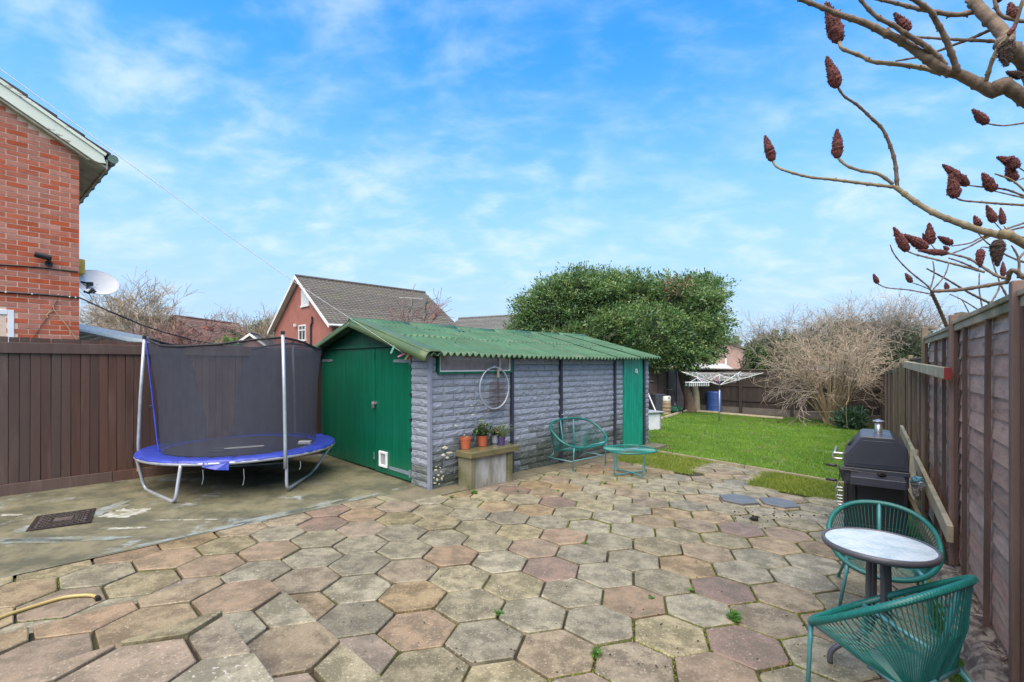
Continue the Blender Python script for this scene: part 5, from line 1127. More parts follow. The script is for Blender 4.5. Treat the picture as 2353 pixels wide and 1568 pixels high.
for p, ri_, si_ in pegs:
    c = rnd.choices(range(6), [6, 5, 2, 5, 1, 2])[0]
    while (c, ri_, si_) in usedp: c = (c+1) % 6
    usedp.add((c, ri_, si_)); o = link('clothes_peg', pm[c], None, p, (rnd.uniform(-.3, .3), rnd.uniform(-.3, .3), rnd.random()*3)); o['label'] = '%s peg on the %s line of the rotary dryer, on its %s side' % (cn[c], ('innermost', 'second', 'third', 'fourth', 'fifth', 'outermost')[ri_], ('far', 'left', 'near', 'right')[si_]); o['category'] = 'peg'; o['group'] = '%s pegs on the rotary line' % cn[c]
hp_ = RP+Vector((cos(dirs[2])*AL*.95, sin(dirs[2])*AL*.95, H1+AR*.95-.02)); ph_ = thing('peg_hanger', 'white peg hanger dangling from the left arm of the rotary line', 'hanger', tuple(hp_), .2)
mb = MB().tube([(0, 0, 0), (0, 0, -.12)], .006, 5)
for sx in (-1, 1): mb.tube([(0, 0, -.12), (sx*.24, 0, -.25)], .006, 5)
mb.tube([(0, 0, -.12), (.1, .1, -.25)], .006, 5).tube([(0, 0, -.12), (.1, -.1, -.25)], .006, 5); mb.bb(-.36, .36, -.12, .12, -.275, -.25); part(mb, 'frame', MT['white'], ph_)
mb = MB()
for i in range(11):
    for y in (-.1, .1): mb.box((-.33+i*.066, y, -.33), (.02, .015, .10))
part(mb, 'peg_row', MT['white'], ph_)
# ------------------------------------------------------------------ barrel, bin, keg, mower, storage box
bx = gd(1641, 947); 
t = thing('blue_barrel', 'tall blue plastic barrel against the back fence', 'barrel', tuple(bx), 0)
R_ = .30; part(MB().lathe([(0, 0), (.27, 0), (.29, .03), (R_, .06), (R_, .25), (R_+.012, .26), (R_+.012, .28), (R_, .29), (R_, .55), (R_+.012, .56), (R_+.012, .58), (R_, .59), (R_, .80), (.28, .86), (.25, .87), (.25, .85), (0, .85)], n=28), 'drum', MT['barrel'], t, smooth=False)
part(MB().lathe([(0, .87), (.04, .87), (.04, .85)], (.15, 0, 0), 10), 'bung', MT['barrel'], t)
bp = gd(1509, 952); t = thing('wheeled_bin', 'dark grey lidded bin at the far corner of the shed', 'bin', tuple(bp), .4)
part(MB().box((0, 0, .36), (.40, .40, .72), taper=1.12), 'bin_body', MT['bin'], t, bevel=.03); part(MB().box((0, 0, .745), (.48, .48, .05), taper=.9).box((-.1, 0, .78), (.2, .2, .04)), 'lid', MT['bin'], t, bevel=.015)
bp = gd(1531, 953); t = thing('beige_keg', 'beige ribbed keg standing beside the grey bin', 'keg', tuple(bp), 0)
part(MB().lathe([(0, 0), (.15, 0), (.17, .03), (.155, .12), (.175, .16), (.16, .24), (.18, .29), (.165, .38), (.175, .44), (.15, .54)], n=20), 'ribbed_body', MT['keg'], t); part(MB().lathe([(.16, .535), (.165, .62), (.15, .70), (0, .71)], n=20), 'top', MT['whitep'], t)
part(MB().tube([(.05, -.16, .64), (.05, -.17, .64)], .03, 10), 'tap_hole', MT['black'], t)
bp = gd(1552, 950); t = thing('lawn_mower', 'green and black lawn mower parked beside the beige keg', 'lawn mower', tuple(bp), -.6)
part(MB().box((0, 0, .18), (.38, .5, .2), taper=.8), 'deck', mat('mower_green', (.01, .12, .07), None, rough=.5), t, bevel=.04)
part(blob((0, .0, .32), .11, 4, amp=.15), 'motor_cover', MT['bin'], t)
part(MB().tube(spline([(-.15, -.2, .2), (-.16, -.6, .62), (-.17, -.85, .92), (0, -.9, .97), (.17, -.85, .92), (.16, -.6, .62), (.15, -.2, .2)], 4), .014, 8), 'handlebar', MT['black'], t, smooth=True)
for sx, sy in ((-1, -1), (1, -1), (-1, 1), (1, 1)): part(MB().tube([(sx*.2, sy*.18, .08), (sx*.24, sy*.18, .08)], .08, 14), 'wheel', MT['black'], t)
sb = gd(1517, 990); t = thing('storage_box', 'white garden storage box with a pale grey lid behind the shed corner', 'storage box', (sb.x-.45, sb.y+.35, sb.z), radians(28))
part(MB().bb(-.55, .42, -.35, .25, .0, .47), 'box_body', MT['white'], t, bevel=.01); part(MB().bb(-.60, .50, -.42, .32, .47, .50), 'lid', MT['boxgreylid'], t, bevel=.01)
part(MB().bb(.385, .425, -.36, -.345, .0, .47), 'corner_trim', MT['boxgreylid'], t)
pa_ = gd(1513, 960); solo(MB().tube([(pa_.x, pa_.y, pa_.z), (pa_.x-.35, pa_.y+.3, pa_.z+1.0)], .022, 8), 'leaning_pole', 'white pole leaning behind the shed corner beside the grey bin', 'pole', MT['white'])
pb_ = gd(1502, 958); solo(MB().box((pb_.x-.1, pb_.y+.6, 1.02), (.5, .3, .09)), 'pole_light', 'small black and white lamp head fixed behind the shed corner above the bin', 'lamp', MT['black'], bevel=.03)

# ------------------------------------------------------------------ evergreen tree
def pblob(px, py, Y, rx, rz, ry=None): c = aY(px, py, Y); k = Y/FPX; return (c.x, c.y, c.z, rx*k, (ry or (rx+rz)/2*.9)*k, rz*k)
tb = gd(1592, 946)
et = thing('evergreen_tree', 'large dense evergreen tree with a leaning bare trunk behind the shed', 'tree', tuple(tb), 0)
r = random.Random(5)
tk = [tb+Vector((0, 0, -.05)), tb+Vector((-.10, 0, .5)), tb+Vector((-.30, .1, 1.2)), tb+Vector((-.45, .1, 1.9)), tb+Vector((-.7, .2, 2.8)), tb+Vector((-1.2, .2, 3.8))]
part(MB().tube(spline(tk, 3), [.36, .31, .27, .24, .22, .21, .20, .20, .19, .19, .18, .18, .17, .16, .14, .12], 12), 'trunk', MT['trunk'], et, world=True, smooth=True)
t2 = [tb+Vector((.12, -.15, -.05)), tb+Vector((.05, -.2, .8)), tb+Vector((-.15, -.2, 1.6)), tb+Vector((-.1, -.1, 2.6))]
part(MB().tube(spline(t2, 3), .13, 9), 'trunk', MT['rail'], et, world=True, smooth=True)
for a, b, c in ((1400, 780, 20.3), (1300, 740, 20.5), (1480, 700, 20), (1600, 730, 19.5)):
    e = aY(a, b, c); part(MB().tube(spline([tb+Vector((-.45, .1, 1.9)), (tb+Vector((-.5, .1, 2.4))).lerp(e, .5)+Vector((0, 0, .3)), e], 4), [.14, .13, .12, .11, .10, .09, .07, .05, .03], 7), 'limb', MT['trunk'], et, world=True)
BL_ = [pblob(*q) for q in ((1285, 715, 20, 88, 62), (1325, 672, 19.6, 62, 50), (1395, 690, 20, 60, 55), (1455, 680, 20.3, 72, 46), (1545, 705, 19.8, 85, 58), (1612, 722, 19.2, 52, 48), (1385, 775, 19.5, 100, 56), (1500, 770, 19, 110, 56), (1605, 782, 19, 56, 40), (1235, 742, 20.6, 44, 50), (1275, 785, 20.2, 80, 46), (1560, 818, 18.8, 70, 28), (1470, 815, 19.2, 70, 28), (1590, 676, 20, 46, 34))]
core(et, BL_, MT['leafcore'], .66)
re_ = random.Random(77); SM_ = []
for b_ in BL_:
    for _ in range(7):
        d = Vector((re_.gauss(0, 1), re_.gauss(0, .7)-.3, re_.gauss(.25, .8))).normalized(); q = re_.uniform(.34, .62); SM_.append((b_[0]+d.x*b_[3]*1.02, b_[1]+d.y*b_[4]*.95, b_[2]+d.z*b_[5]*1.02, q*1.3, q*1.0, q*.5))
crown(et, 'foliage', BL_, 56000, MT['leaf'], .06, 3); crown(et, 'foliage', SM_, 26000, MT['leaf'], .062, 4); crown(et, 'foliage', SM_, 12000, MT['leafpale'], .056, 6)
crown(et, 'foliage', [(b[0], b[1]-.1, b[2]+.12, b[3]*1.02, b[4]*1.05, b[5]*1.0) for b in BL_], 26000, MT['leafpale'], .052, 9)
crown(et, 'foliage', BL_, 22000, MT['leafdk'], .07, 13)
rb2 = aY(1540, 665, 19.2); crown(et, 'dead_foliage', [(rb2.x, rb2.y-.9, rb2.z, .45, .3, .35)], 380, MT['litter'], .05, 2)
rb2 = aY(1325, 800, 18.6); tw = MB()
for i in range(26): twigs(tw, rb2+Vector((r.uniform(-1.2, 1.2), r.uniform(-.2, .2), r.uniform(-.3, .3))), (r.uniform(-1, 1), -.6, r.uniform(-.4, .8)), .8, .008, 1, r, 3, kids=2)
part(tw, 'bare_twigs', MT['twig'], et, world=True)
# ------------------------------------------------------------------ big bare shrub by the back fence
sbp = gd(1908, 975); sh_ = thing('bare_shrub', 'big leafless shrub with a fountain of brown twigs before the back fence', 'shrub', tuple(sbp), 0)
r = random.Random(12); st1 = MB(); st2 = MB()
for i in range(44):
    a = r.random()*6.283; q = sbp+Vector((cos(a)*.16*r.random(), sin(a)*.16*r.random(), -.03)); tilt = r.uniform(.04, .52)
    d = Vector((cos(a)*tilt, sin(a)*tilt, 1)).normalized(); p = q; pts = [q]; L_ = r.uniform(1.7, 2.75)
    for k in range(5): d = (d+Vector((r.gauss(0, .08)+cos(a)*.05, r.gauss(0, .08)+sin(a)*.05, .02))).normalized(); p = p+d*L_/5; pts.append(p)
    st1.tube(pts, [.034, .03, .025, .02, .016, .011], 5, cap=False)
    for k in range(5):
        t = r.uniform(2.7, 5); j = min(4, int(t)); s_ = pts[j].lerp(pts[j+1], t-j); nd = (d+Vector((r.gauss(0, .5)+cos(a)*.35, r.gauss(0, .5)+sin(a)*.35, r.gauss(.25, .3)))).normalized()
        twigs(st2, s_, nd, r.uniform(.6, 1.1), .009, 2, r, 4, .7, 3, .28, .0, .0045)
part(st1, 'stem', MT['barkgreen'], sh_, world=True); part(st2, 'twig_crown', MT['twig'], sh_, world=True)
lo_ = MB()                                 # low drooping side branches at the left
for i in range(6):
    twigs(lo_, sbp+Vector((-.45, -.1, r.uniform(.7, 1.3))), (-1, r.uniform(-.3, .2), r.uniform(.0, .4)), r.uniform(.9, 1.5), .013, 2, r, 6, .5, 3, .2, .07, .005)
part(lo_, 'side_branch', MT['twiggrey'], sh_, world=True)
def bush(name, label, px, py, blobs, m, n, size, group=None, cat='bush', twig=None, seed=1, base=None, coreon=True):
    b = [pblob(*q) for q in blobs]; q = b[0]; z = G(q[0], q[1]); t = thing(name, label, cat, (q[0], q[1], z), 0, group)
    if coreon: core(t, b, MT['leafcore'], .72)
    mb = MB()
    for k in range(5): mb.tube([(q[0]+(k-2)*.06, q[1], z-.05), (q[0]+(k-2)*.25, q[1]+.1*(k % 2), (z+q[2])/2), (q[0]+(k-2)*.4, q[1], q[2])], .04 if q[5] > .8 else .008, 5)
    part(mb, 'stem', MT['trunk'], t, world=True)
    crown(t, 'foliage', b, n, m, size, seed)
    if twig:
        rr = random.Random(seed); mb = MB()
        for k in range(twig[0]):
            bb_ = rr.choice(b); a = rr.random()*6.28; d = Vector((cos(a)*rr.random(), -abs(sin(a))*.6*rr.random(), rr.uniform(.2, 1))).normalized()
            p = Vector((bb_[0]+d.x*bb_[3]*.55, bb_[1]+d.y*bb_[4]*.75, bb_[2]+d.z*bb_[5]*.55)); twigs(mb, p, d, twig[1], twig[2], 2, rr, 4, .7, 4, .25, 0, twig[2]*.4)
        part(mb, 'bare_twigs', MT[twig[3]], t, world=True)
    return t
bush('small_green_bush', 'small dark green leafy bush right of the big bare shrub', 0, 0, [(1953, 970, 14.6, 22, 20), (1970, 958, 14.9, 14, 12)], MT['leafdk'], 2600, .05)
bush('background_bush', 'greyish green bush with bare twigs behind the back fence, left of the bare shrub', 0, 0, [(1745, 830, 23, 32, 44), (1790, 812, 23, 55, 44), (1840, 805, 24, 50, 40)], MT['leafgrey'], 9000, .07, 'bushes behind the back fence', twig=(46, 1.1, .012, 'twiggrey'), seed=3)
bush('background_bush', 'mixed green and twiggy bush behind the big bare shrub', 0, 0, [(1895, 810, 25, 50, 58), (1945, 790, 25, 40, 46)], MT['leafgrey'], 8000, .07, 'bushes behind the back fence', twig=(60, 1.2, .012, 'twig'), seed=4)
bush('background_bush', 'tall blue-green bush with bare branches behind the fence corner at the right', 0, 0, [(2040, 800, 23, 66, 58), (2085, 812, 22, 46, 50), (2000, 830, 23, 50, 50)], MT['leafgrey'], 15000, .075, 'bushes behind the back fence', twig=(90, 1.3, .012, 'twiggrey'), seed=5)
bush('background_bush', 'dark green ivy top standing just left of the tall blue-green bush', 0, 0, [(1965, 762, 27, 34, 20), (1990, 768, 27, 26, 20)], MT['leafdk'], 3500, .07, 'bushes behind the back fence', seed=6)
bush('background_bush', 'ivy covered post between the pink house and the grey-green bush', 0, 0, [(1738, 825, 22.5, 14, 40)], MT['leaf'], 1500, .055, 'bushes behind the back fence', seed=8)
def baretree(label, px, py0, Y, h, spread, m, seed, n=9, group='bare trees behind the far houses', depth=3, rad=.12, cat='tree', name='bare_tree'):
    b = aY(px, py0, Y); b.z = G(b.x, b.y)-.1; t = thing(name, label, cat, tuple(b), 0, group); rr = random.Random(seed)
    part(MB().tube([b, b+Vector((.05, 0, h*.3)), b+Vector((-.05, 0, h*.55))], [rad, rad*.8, rad*.6], 7), 'trunk', MT[m], t, world=True); mb = MB()
    for k in range(n):
        a = rr.random()*6.28; z = h*rr.uniform(.25, .55); twigs(mb, b+Vector((0, 0, z)), (cos(a)*spread, sin(a)*spread, rr.uniform(.5, 1.2)), h*rr.uniform(.38, .55), rad*.45, depth, rr, 4, .5, 5, .18, 0, .014)
    part(mb, 'crown', MT[m], t, world=True); return t
baretree('tall rounded bare tree rising behind the grey tiled roof at the left', 325, 780, 36, 5.7, .34, 'twig', 1, 15, rad=.12)
baretree('spreading pinkish bare tree before the pink gable at the left', 395, 790, 28, 3.9, 1.2, 'twigpink', 2, 10, rad=.07)
baretree('lower bare tree just right of the brick chimney', 515, 790, 48, 4.9, .6, 'twiggrey', 3, 10, rad=.12)
baretree('loose grey bare tree between the chimney and the pale dormer', 552, 790, 52, 4.8, .7, 'twiggrey', 4, 10, rad=.12)
baretree('bare bushy tree just left of the brick house with white barge boards', 610, 790, 46, 5.2, .6, 'twig', 5, 11, rad=.12)
baretree('faint bare tree directly beside the satellite dish house corner', 215, 780, 60, 4.3, .7, 'twiggrey', 6, 9, rad=.14)
baretree('slender bare tree before the tiled roof of the far brick house', 965, 780, 27, 4.7, .35, 'twigpink', 7, 7, rad=.05, depth=2)
bush('far_hedge', 'round dark green bush far behind the trampoline net', 0, 0, [(520, 785, 44, 32, 16)], MT['leafdk'], 1600, .13, 'green bushes behind the trampoline', seed=9)
bush('far_hedge', 'yellow-green bush just above the trampoline net', 0, 0, [(522, 795, 34, 20, 12)], MT['weed'], 1200, .09, 'green bushes behind the trampoline', seed=10)
bush('far_hedge', 'grey-green conifer beside the house with white barge boards', 0, 0, [(606, 765, 50, 26, 26), (575, 775, 51, 20, 18)], MT['leafgrey'], 2600, .13, 'green bushes behind the trampoline', seed=11)
wd_ = MB(); rr = random.Random(8)
for i in range(120):
    a = radians(rr.uniform(-50, 48)); D = rr.uniform(95, 130); x, y = sin(a)*D, cos(a)*D
    for k in range(20):
        p = Vector((x+rr.gauss(0, 2.5), y+rr.gauss(0, 2), abs(rr.gauss(2.0, 2.2)))); s_ = rr.uniform(.5, 1.2); q = Vector((rr.gauss(0, 1), rr.gauss(0, .5), rr.gauss(0, 1))).normalized()*s_; c = q.cross(Vector((0, 1, 0))); wd_.add([p-q, p+c, p+q, p-c], [(0, 1, 2, 3)])
o = part(wd_, 'far_wood', MT['leafgrey']); o['kind'] = 'stuff'
# ------------------------------------------------------------------ houses
def gablehouse(name, label, A, rdir, L_, hw_, ez, rz_, wall, roof, oh=.3, courses=22, verge=None, group=None, cat='house', pan=.30):
    ang = atan2(rdir[1], rdir[0]); t = thing(name, label, cat, (A[0], A[1], G(A[0], A[1])-.2), ang, group); b0 = G(A[0], A[1])-.2; ez -= b0; rz_ -= b0
    part(MB().ext([(0, -hw_, 0), (0, hw_, 0), (0, hw_, ez), (0, 0, rz_-.1), (0, -hw_, ez)], (.25, 0, 0)), 'gable_wall', MT[wall], t)
    part(MB().ext([(L_-.25, -hw_, 0), (L_-.25, hw_, 0), (L_-.25, hw_, ez), (L_-.25, 0, rz_-.1), (L_-.25, -hw_, ez)], (.25, 0, 0)), 'gable_wall', MT[wall], t)
    for sy in (-1, 1):
        part(MB().bb(.25, L_-.25, sy*hw_-.12, sy*hw_+.12, 0, ez-.02), 'side_wall', MT[wall], t)
        sl = (rz_-ez)/hw_; W = hw_+oh
        for c in range(courses):
            f0, f1 = c/courses, (c+1.12)/courses; y0 = W*(1-f0); y1 = W*(1-f1); z0 = rz_-y0*sl+.10; z1 = rz_-max(0, y1)*sl+.06; y1 = max(0, y1)
            n = int((L_+2*oh)/pan); mb = MB(); dx_ = (L_+2*oh)/(n*3)
            for i in range(n*3+1):
                x = -oh+i*dx_; hgt = .03*(1 if i % 3 == 1 else 0)
                mb.v += [(x, sy*y0, z0+hgt-.03), (x, sy*y0, z0+hgt), (x, sy*y1, z1+hgt)]
            for i in range(n*3):
                for j in range(2): mb.f.append((i*3+j, i*3+j+1, i*3+j+4, i*3+j+3))
            part(mb, 'tile_course', MT[roof], t)
        if verge: part(MB().ext([(-oh-.02, sy*W, rz_-W*sl-.16), (-oh-.02, 0.0, rz_-.14), (-oh-.02, 0.0, rz_+.10), (-oh-.02, sy*W, rz_-W*sl+.06)], (-.04, 0, 0)).ext([(-oh+.0, sy*W, rz_-W*sl-.02), (-oh+.0, 0, rz_-.02), (0, 0, rz_-.02), (0, sy*W, rz_-W*sl-.02)], (0, 0, .03)), 'barge_board', MT[verge], t)
        part(MB().tube([(-oh, sy*(W+.06), rz_-W*sl+.02), (L_+oh, sy*(W+.06), rz_-W*sl+.02)], .07, 8), 'gutter', MT['white' if verge else 'gutter'], t)
    part(MB().tube([(-oh, 0, rz_+.10), (L_+oh, 0, rz_+.10)], .11, 8), 'ridge_tiles', MT[roof], t)
    return t, b0
def onplane(px, py, A, nrm, z0=0):          # photo place on the vertical plane through A with horizontal normal nrm
    t_ = (px-CXP)/FPX; Y = (A[0]*nrm[0]+A[1]*nrm[1])/(t_*nrm[0]+nrm[1]); return Vector((t_*Y, Y, CH-(py-HZ)/FPX*Y))
A1 = (-15.0, 34.0); rdir = Vector((.70, .714)).normalized()
h1, hb = gablehouse('far_brick_house', 'red brick house with white barge boards and mossy tiled roof behind the shed', A1, rdir, 10.3, 5.0, 4.35, 7.8, 'farbrick', 'rooftile', .35, 24, 'whitep')
def gwin(px0, px1, py0, py1, kind):
    a = onplane(px0, py0, A1, rdir); b = onplane(px1, py1, A1, rdir); m = XF['far_brick_house'].inverted(); a, b = m @ a, m @ b
    y0, y1 = sorted((a.y, b.y)); z0, z1 = sorted((a.z, b.z)); w_ = part(MB().bb(-.06, .02, y0, y0+.09, z0, z1).bb(-.06, .02, y1-.09, y1, z0, z1).bb(-.06, .02, y0+.09, y1-.09, z1-.09, z1).bb(-.10, .02, y0-.06, y1+.06, z0-.06, z0+.06), 'window', MT['whitep'], h1)
    if kind == 'louvre': part(MB().bb(-.03, .0, y0+.09, y1-.09, z0+.06, z1-.09), 'blind', MT['dish'], w_)
    else:
        part(MB().bb(-.02, .0, y0+.09, y1-.09, z0+.06, z1-.09), 'pane', MT['glassdark'], w_); yc = (y0+y1)/2; zc = z0+(z1-z0)*.66
        part(MB().bb(-.05, -.021, yc-.035, yc+.035, z0+.06, z1-.09).bb(-.05, -.021, y0+.09, y1-.09, zc-.04, zc+.04), 'glazing_bar', MT['whitep'], w_)
gwin(693.7, 711, 668, 702, 'louvre'); gwin(687.4, 703.5, 748, 782, 'win')
p_ = [XF['far_brick_house'].inverted() @ onplane(*q, A1, rdir) for q in ((720, 728), (720, 742), (717, 750), (717, 800))]
for q in p_: q.x = -.09
part(MB().tube(p_, .06, 7), 'drainpipe', MT['darkmetal'], h1)
p_ = XF['far_brick_house'].inverted() @ onplane(681, 748, A1, rdir); part(MB().box((-.1, p_.y, p_.z), (.15, .16, .2)), 'vent', MT['whitep'], h1)
ta = XF['far_brick_house'] @ Vector((7.3, -2.9, 6.0-hb)); ae = thing('roof_aerial', 'thin white aerial on the roof slope of the far brick house', 'aerial', tuple(ta), .3)
mb = MB().tube([(0, 0, -.1), (0, 0, .9)], .02, 5).tube([(-.9, 0, .8), (.9, 0, .8)], .018, 5)
for i in range(9): mb.tube([(-.85+i*.21, -.22, .8), (-.85+i*.21, .22, .8)], .01, 4)
part(mb, 'mast', MT['dish'], ae)
gablehouse('far_bungalow', 'small brick bungalow with a grey tiled roof left of the evergreen tree', (.40, 40), Vector((-.873, .487)), 5.6, 3.8, 3.6, 5.65, 'farbrickp', 'rooftileg', .3, 16)
gablehouse('far_pink_house', 'pinkish brick house with its gable to us, behind the bare trees at the left', aY(401, 729, 40)[:2], Vector((.08, 1)).normalized(), 8, 4.3, 3.1, 5.6, 'farbrickp', 'rooftiler', .25, 16, None)
q = aY(404, 729, 43); gablehouse('far_grey_roof_house', 'house with a long grey tiled roof at the left behind the conservatory', (q.x, q.y), Vector((-1, .03)).normalized(), 6.8, 4.6, 2.9, 5.85, 'farbrickp', 'rooftileg', .3, 18)
q = aY(461, 750, 41); solo(MB().bb(q.x-.55, q.x+.55, q.y, q.y+.8, 2.0, 4.9).bb(q.x-.62, q.x+.62, q.y-.07, q.y+.87, 4.7, 4.82), 'brick_chimney', 'broad brick chimney at the right end of the pinkish gable', 'chimney', MT['farbrick'])
q = aY(576, 768, 42); gablehouse('far_dormer_house', 'low house with a white edged gable seen over the trampoline net', (q.x, q.y), Vector((-.25, 1)).normalized(), 7, 2.6, 2.3, 4.3, 'farbrickp', 'rooftileg', .3, 12, 'whitep')
q = aY(1640, 778, 44); gh, gb = gablehouse('far_pink_rendered_house', 'pink rendered house with white downpipe behind the blue barrel', (q.x, q.y), Vector((.1, 1)).normalized(), 8, 5.0, 2.1, 4.1, 'farpink', 'rooftiler', .3, 14, None)
p_ = XF['far_pink_rendered_house'].inverted() @ onplane(1667, 850, (q.x, q.y), (.1, 1)); part(MB().tube([(-.08, p_.y, 0), (-.08, p_.y, 3.2)], .09, 7), 'downpipe', MT['white'], gh)
q = aY(1645, 848, 30); solo(MB().ext([(q.x-1.1, q.y, 1.35), (q.x+1.25, q.y, 1.30), (q.x+.55, q.y, 1.70), (q.x-1.1, q.y, 1.74)], (0, 3, 0)), 'garage_roof', 'white sloping garage roof just above the back fence', 'roof', MT['white'])
q = aY(1900, 850, 23); solo(MB().ext([(q.x-2.2, q.y, 1.3), (q.x+1.6, q.y-1, 1.2), (q.x+1.6, q.y+1.6, 1.85), (q.x-2.2, q.y+2.6, 1.95)], (0, 0, .06)), 'low_shed_roof', 'pale felt roof of a low shed behind the bare shrub', 'roof', MT['boxgreylid'])
# conservatory
ka, kb_ = aY(178, 748.5, 9.0), aY(336, 779, 13.3); kb_.z = ka.z; cv = thing('conservatory', 'white framed conservatory with a clear corrugated roof beside the brick house', 'conservatory', (ka.x, ka.y, 0), atan2(kb_.y-ka.y, kb_.x-ka.x)); LK = (kb_-ka).length; zk = ka.z
part(MB().beam((-1, 0, zk-.03), (LK, 0, zk-.03), .10, .13), 'ridge_beam', MT['white'], cv)
mb = MB(); n = 90
for i in range(n+1): x = -1+(LK+1)*i/n; z = .015*(i % 2); mb.v += [(x, .02, zk-.06+z), (x, 2.2, zk-.75+z), (x, -2.2, zk-.62+z)]
for i in range(n): mb.f += [(i*3, i*3+1, i*3+4, i*3+3), (i*3+2, i*3, i*3+3, i*3+5)]
part(mb, 'clear_roof', MT['polycarb'], cv)
for i in range(8): x = i*LK/7; part(MB().beam((x, -.0, zk-.10), (x, -2.2, zk-.66), .05, .06).beam((x, 0, zk-.1), (x, 2.2, zk-.78), .05, .06).bb(x-.03, x+.03, -2.23, -2.17, 0, zk-.7), 'rafter', MT['white'], cv)
part(MB().bb(-1, LK, -2.25, -2.19, zk-.75, zk-.62).bb(-1, LK, -2.24, -2.2, 0, .7), 'front_frame', MT['white'], cv)
# ------------------------------------------------------------------ sumac tree leaning over the right fence
SB = Vector((4.9, 3.3, 0)); su = thing('sumac_tree', 'leafless sumac tree with dark red seed heads reaching in from the right', 'tree', (SB.x, SB.y, G(4.9, 3.3)), 0)
def c2(x, y, Y): return aY(1715.8+.4883*x, .4883*y, Y)
rs = random.Random(31)
def knob(pts, radii, m, name='branch', knots=True, n=7):
    P = spline(pts, 5); k = len(P); R = []
    for i in range(k):
        t = i/(k-1)*(len(radii)-1); j = min(int(t), len(radii)-2); R.append(radii[j]+(radii[j+1]-radii[j])*(t-j))
    ln_ = sum((P[i+1]-P[i]).length for i in range(k-1)); N_ = max(k, int(ln_/.016)); Q = []; RR = []; acc = [0]
    for i in range(k-1): acc.append(acc[-1]+(P[i+1]-P[i]).length)
    j = 0; nxt = rs.uniform(.02, .06); kn = []
    for i in range(N_):
        s_ = acc[-1]*i/(N_-1)
        while j < k-2 and acc[j+1] < s_: j += 1
        f = (s_-acc[j])/max(1e-6, acc[j+1]-acc[j]); p = P[j].lerp(P[j+1], f); rad = R[j]+(R[j+1]-R[j])*f
        bump = 1+.10*noise.noise(p*40)
        if s_ > nxt and knots: bump += .28; nxt = s_+rs.uniform(.045, .085)*max(1, rad/.012); kn.append((p, rad))
        Q.append(p); RR.append(rad*bump)
    mb = MB().tube(Q, RR, n)
    for p, rad in kn:
        if rs.random() < .6:
            d = Vector((rs.gauss(0, 1), rs.gauss(0, 1), rs.gauss(0, 1))).normalized(); mb.tube([p, p+d*(rad*1.6+.003)], [rad*.6, rad*.3], 5)
    return part(mb, name, MT[m], su, world=True, smooth=True)
def seedhead(b, t_, w_, m='cone'):
    w_ = w_/.78*rs.uniform(.8, .98)           # b: stalk end, t_: tip, w_: full width
    ax_ = (t_-b); L_ = ax_.length; ax_.normalize(); q = ax_.to_track_quat('Z', 'Y').to_matrix(); mb = MB(); n, k = 12, 14; seed = rs.random()*50
    for j in range(k+1):
        f = j/k; rad = w_/2*(sin(pi*min(1, f*1.35+.13))**.7 if f < .42 else (1-(f-.42)/.60)**.72); rad = max(.0005, rad)
        for i in range(n):
            a = 2*pi*i/n; d = Vector((cos(a), sin(a), f*5)); qq = .82+.24*noise.noise(d*2.4+Vector((seed, 0, 0)))+.12*noise.noise(d*6+Vector((seed, 5, 0)))
            mb.v.append(tuple(b+q @ Vector((rad*qq*cos(a), rad*qq*sin(a), f*L_))))
    mb.f = [(j*n+i, j*n+(i+1) % n, (j+1)*n+(i+1) % n, (j+1)*n+i) for j in range(k) for i in range(n)]+[tuple(range(n))[::-1], tuple(k*n+i for i in range(n))]
    for _ in range(230):                     # berries standing out of the surface
        j = rs.randrange(1, k); i = rs.randrange(n); p = Vector(mb.v[j*n+i]); c = b+ax_*(L_*j/k); d = (p-c).normalized() if (p-c).length > 1e-5 else ax_; s_ = w_*rs.uniform(.03, .055); u = d.orthogonal().normalized(); v_ = d.cross(u); pp = p+d*s_*.2+ax_*rs.uniform(-.5, .5)*L_/k
        mb.add([pp+u*s_, pp+v_*s_, pp-u*s_, pp-v_*s_, pp+d*s_*1.1+ax_*s_*.5], [(0, 1, 4), (1, 2, 4), (2, 3, 4), (3, 0, 4)])
    part(mb, 'seed_head', MT[m], su, world=True)
def px(v, Y): return v*.4883*Y/FPX*.78
def br(pts, Y, r0, r1, m='bark', conelist=(), ext=None, name='branch'):
    Ys = Y if isinstance(Y, tuple) else (Y, Y); k = len(pts); W = [c2(p[0], p[1], Ys[0]+(Ys[1]-Ys[0])*i/max(1, k-1)) for i, p in enumerate(pts)]
    if ext: W = [Vector(ext)]+W
    a = px(r0, Ys[0]); b = px(r1, Ys[1]); knob(W, ([a*1.35] if ext else [])+[a, (a+b)/2, b], m)
    for c in conelist: seedhead(W[-1], c2(c[0], c[1], Ys[1]+(c[3] if len(c) > 3 else 0)), px(c[2], Ys[1]))
def cone(b, t_, w_, Y, m='cone'): seedhead(c2(*b, Y), c2(*t_, Y), px(w_, Y), m)
knob([SB+Vector((0, 0, -.1)), SB+Vector((-.05, .0, .8)), SB+Vector((-.1, -.1, 1.6)), SB+Vector((-.35, -.25, 2.3))], [.09, .08, .075, .06], 'bark', 'trunk', False, 10)
J = SB+Vector((-.1, -.1, 1.6)); J2 = SB+Vector((-.35, -.25, 2.3))
br([(1305, 462), (1180, 440), (1100, 400), (1000, 350), (930, 330), (840, 270), (740, 200), (640, 150), (560, 110), (440, 70), (340, 30), (240, -8)], (2.75, 2.9), 30, 11, 'bark', ext=J2)
br([(920, 350), (850, 325), (760, 310), (660, 298), (590, 290), (540, 265), (450, 230), (436, 200)], (2.85, 3.05), 14, 9, 'barkgreen')
cone((436, 198), (374, 8), 92, 3.06)
br([(935, 312), (890, 260), (830, 210), (740, 155), (690, 120), (620, 85), (570, 40), (530, -8)], (2.8, 2.75), 17, 9)
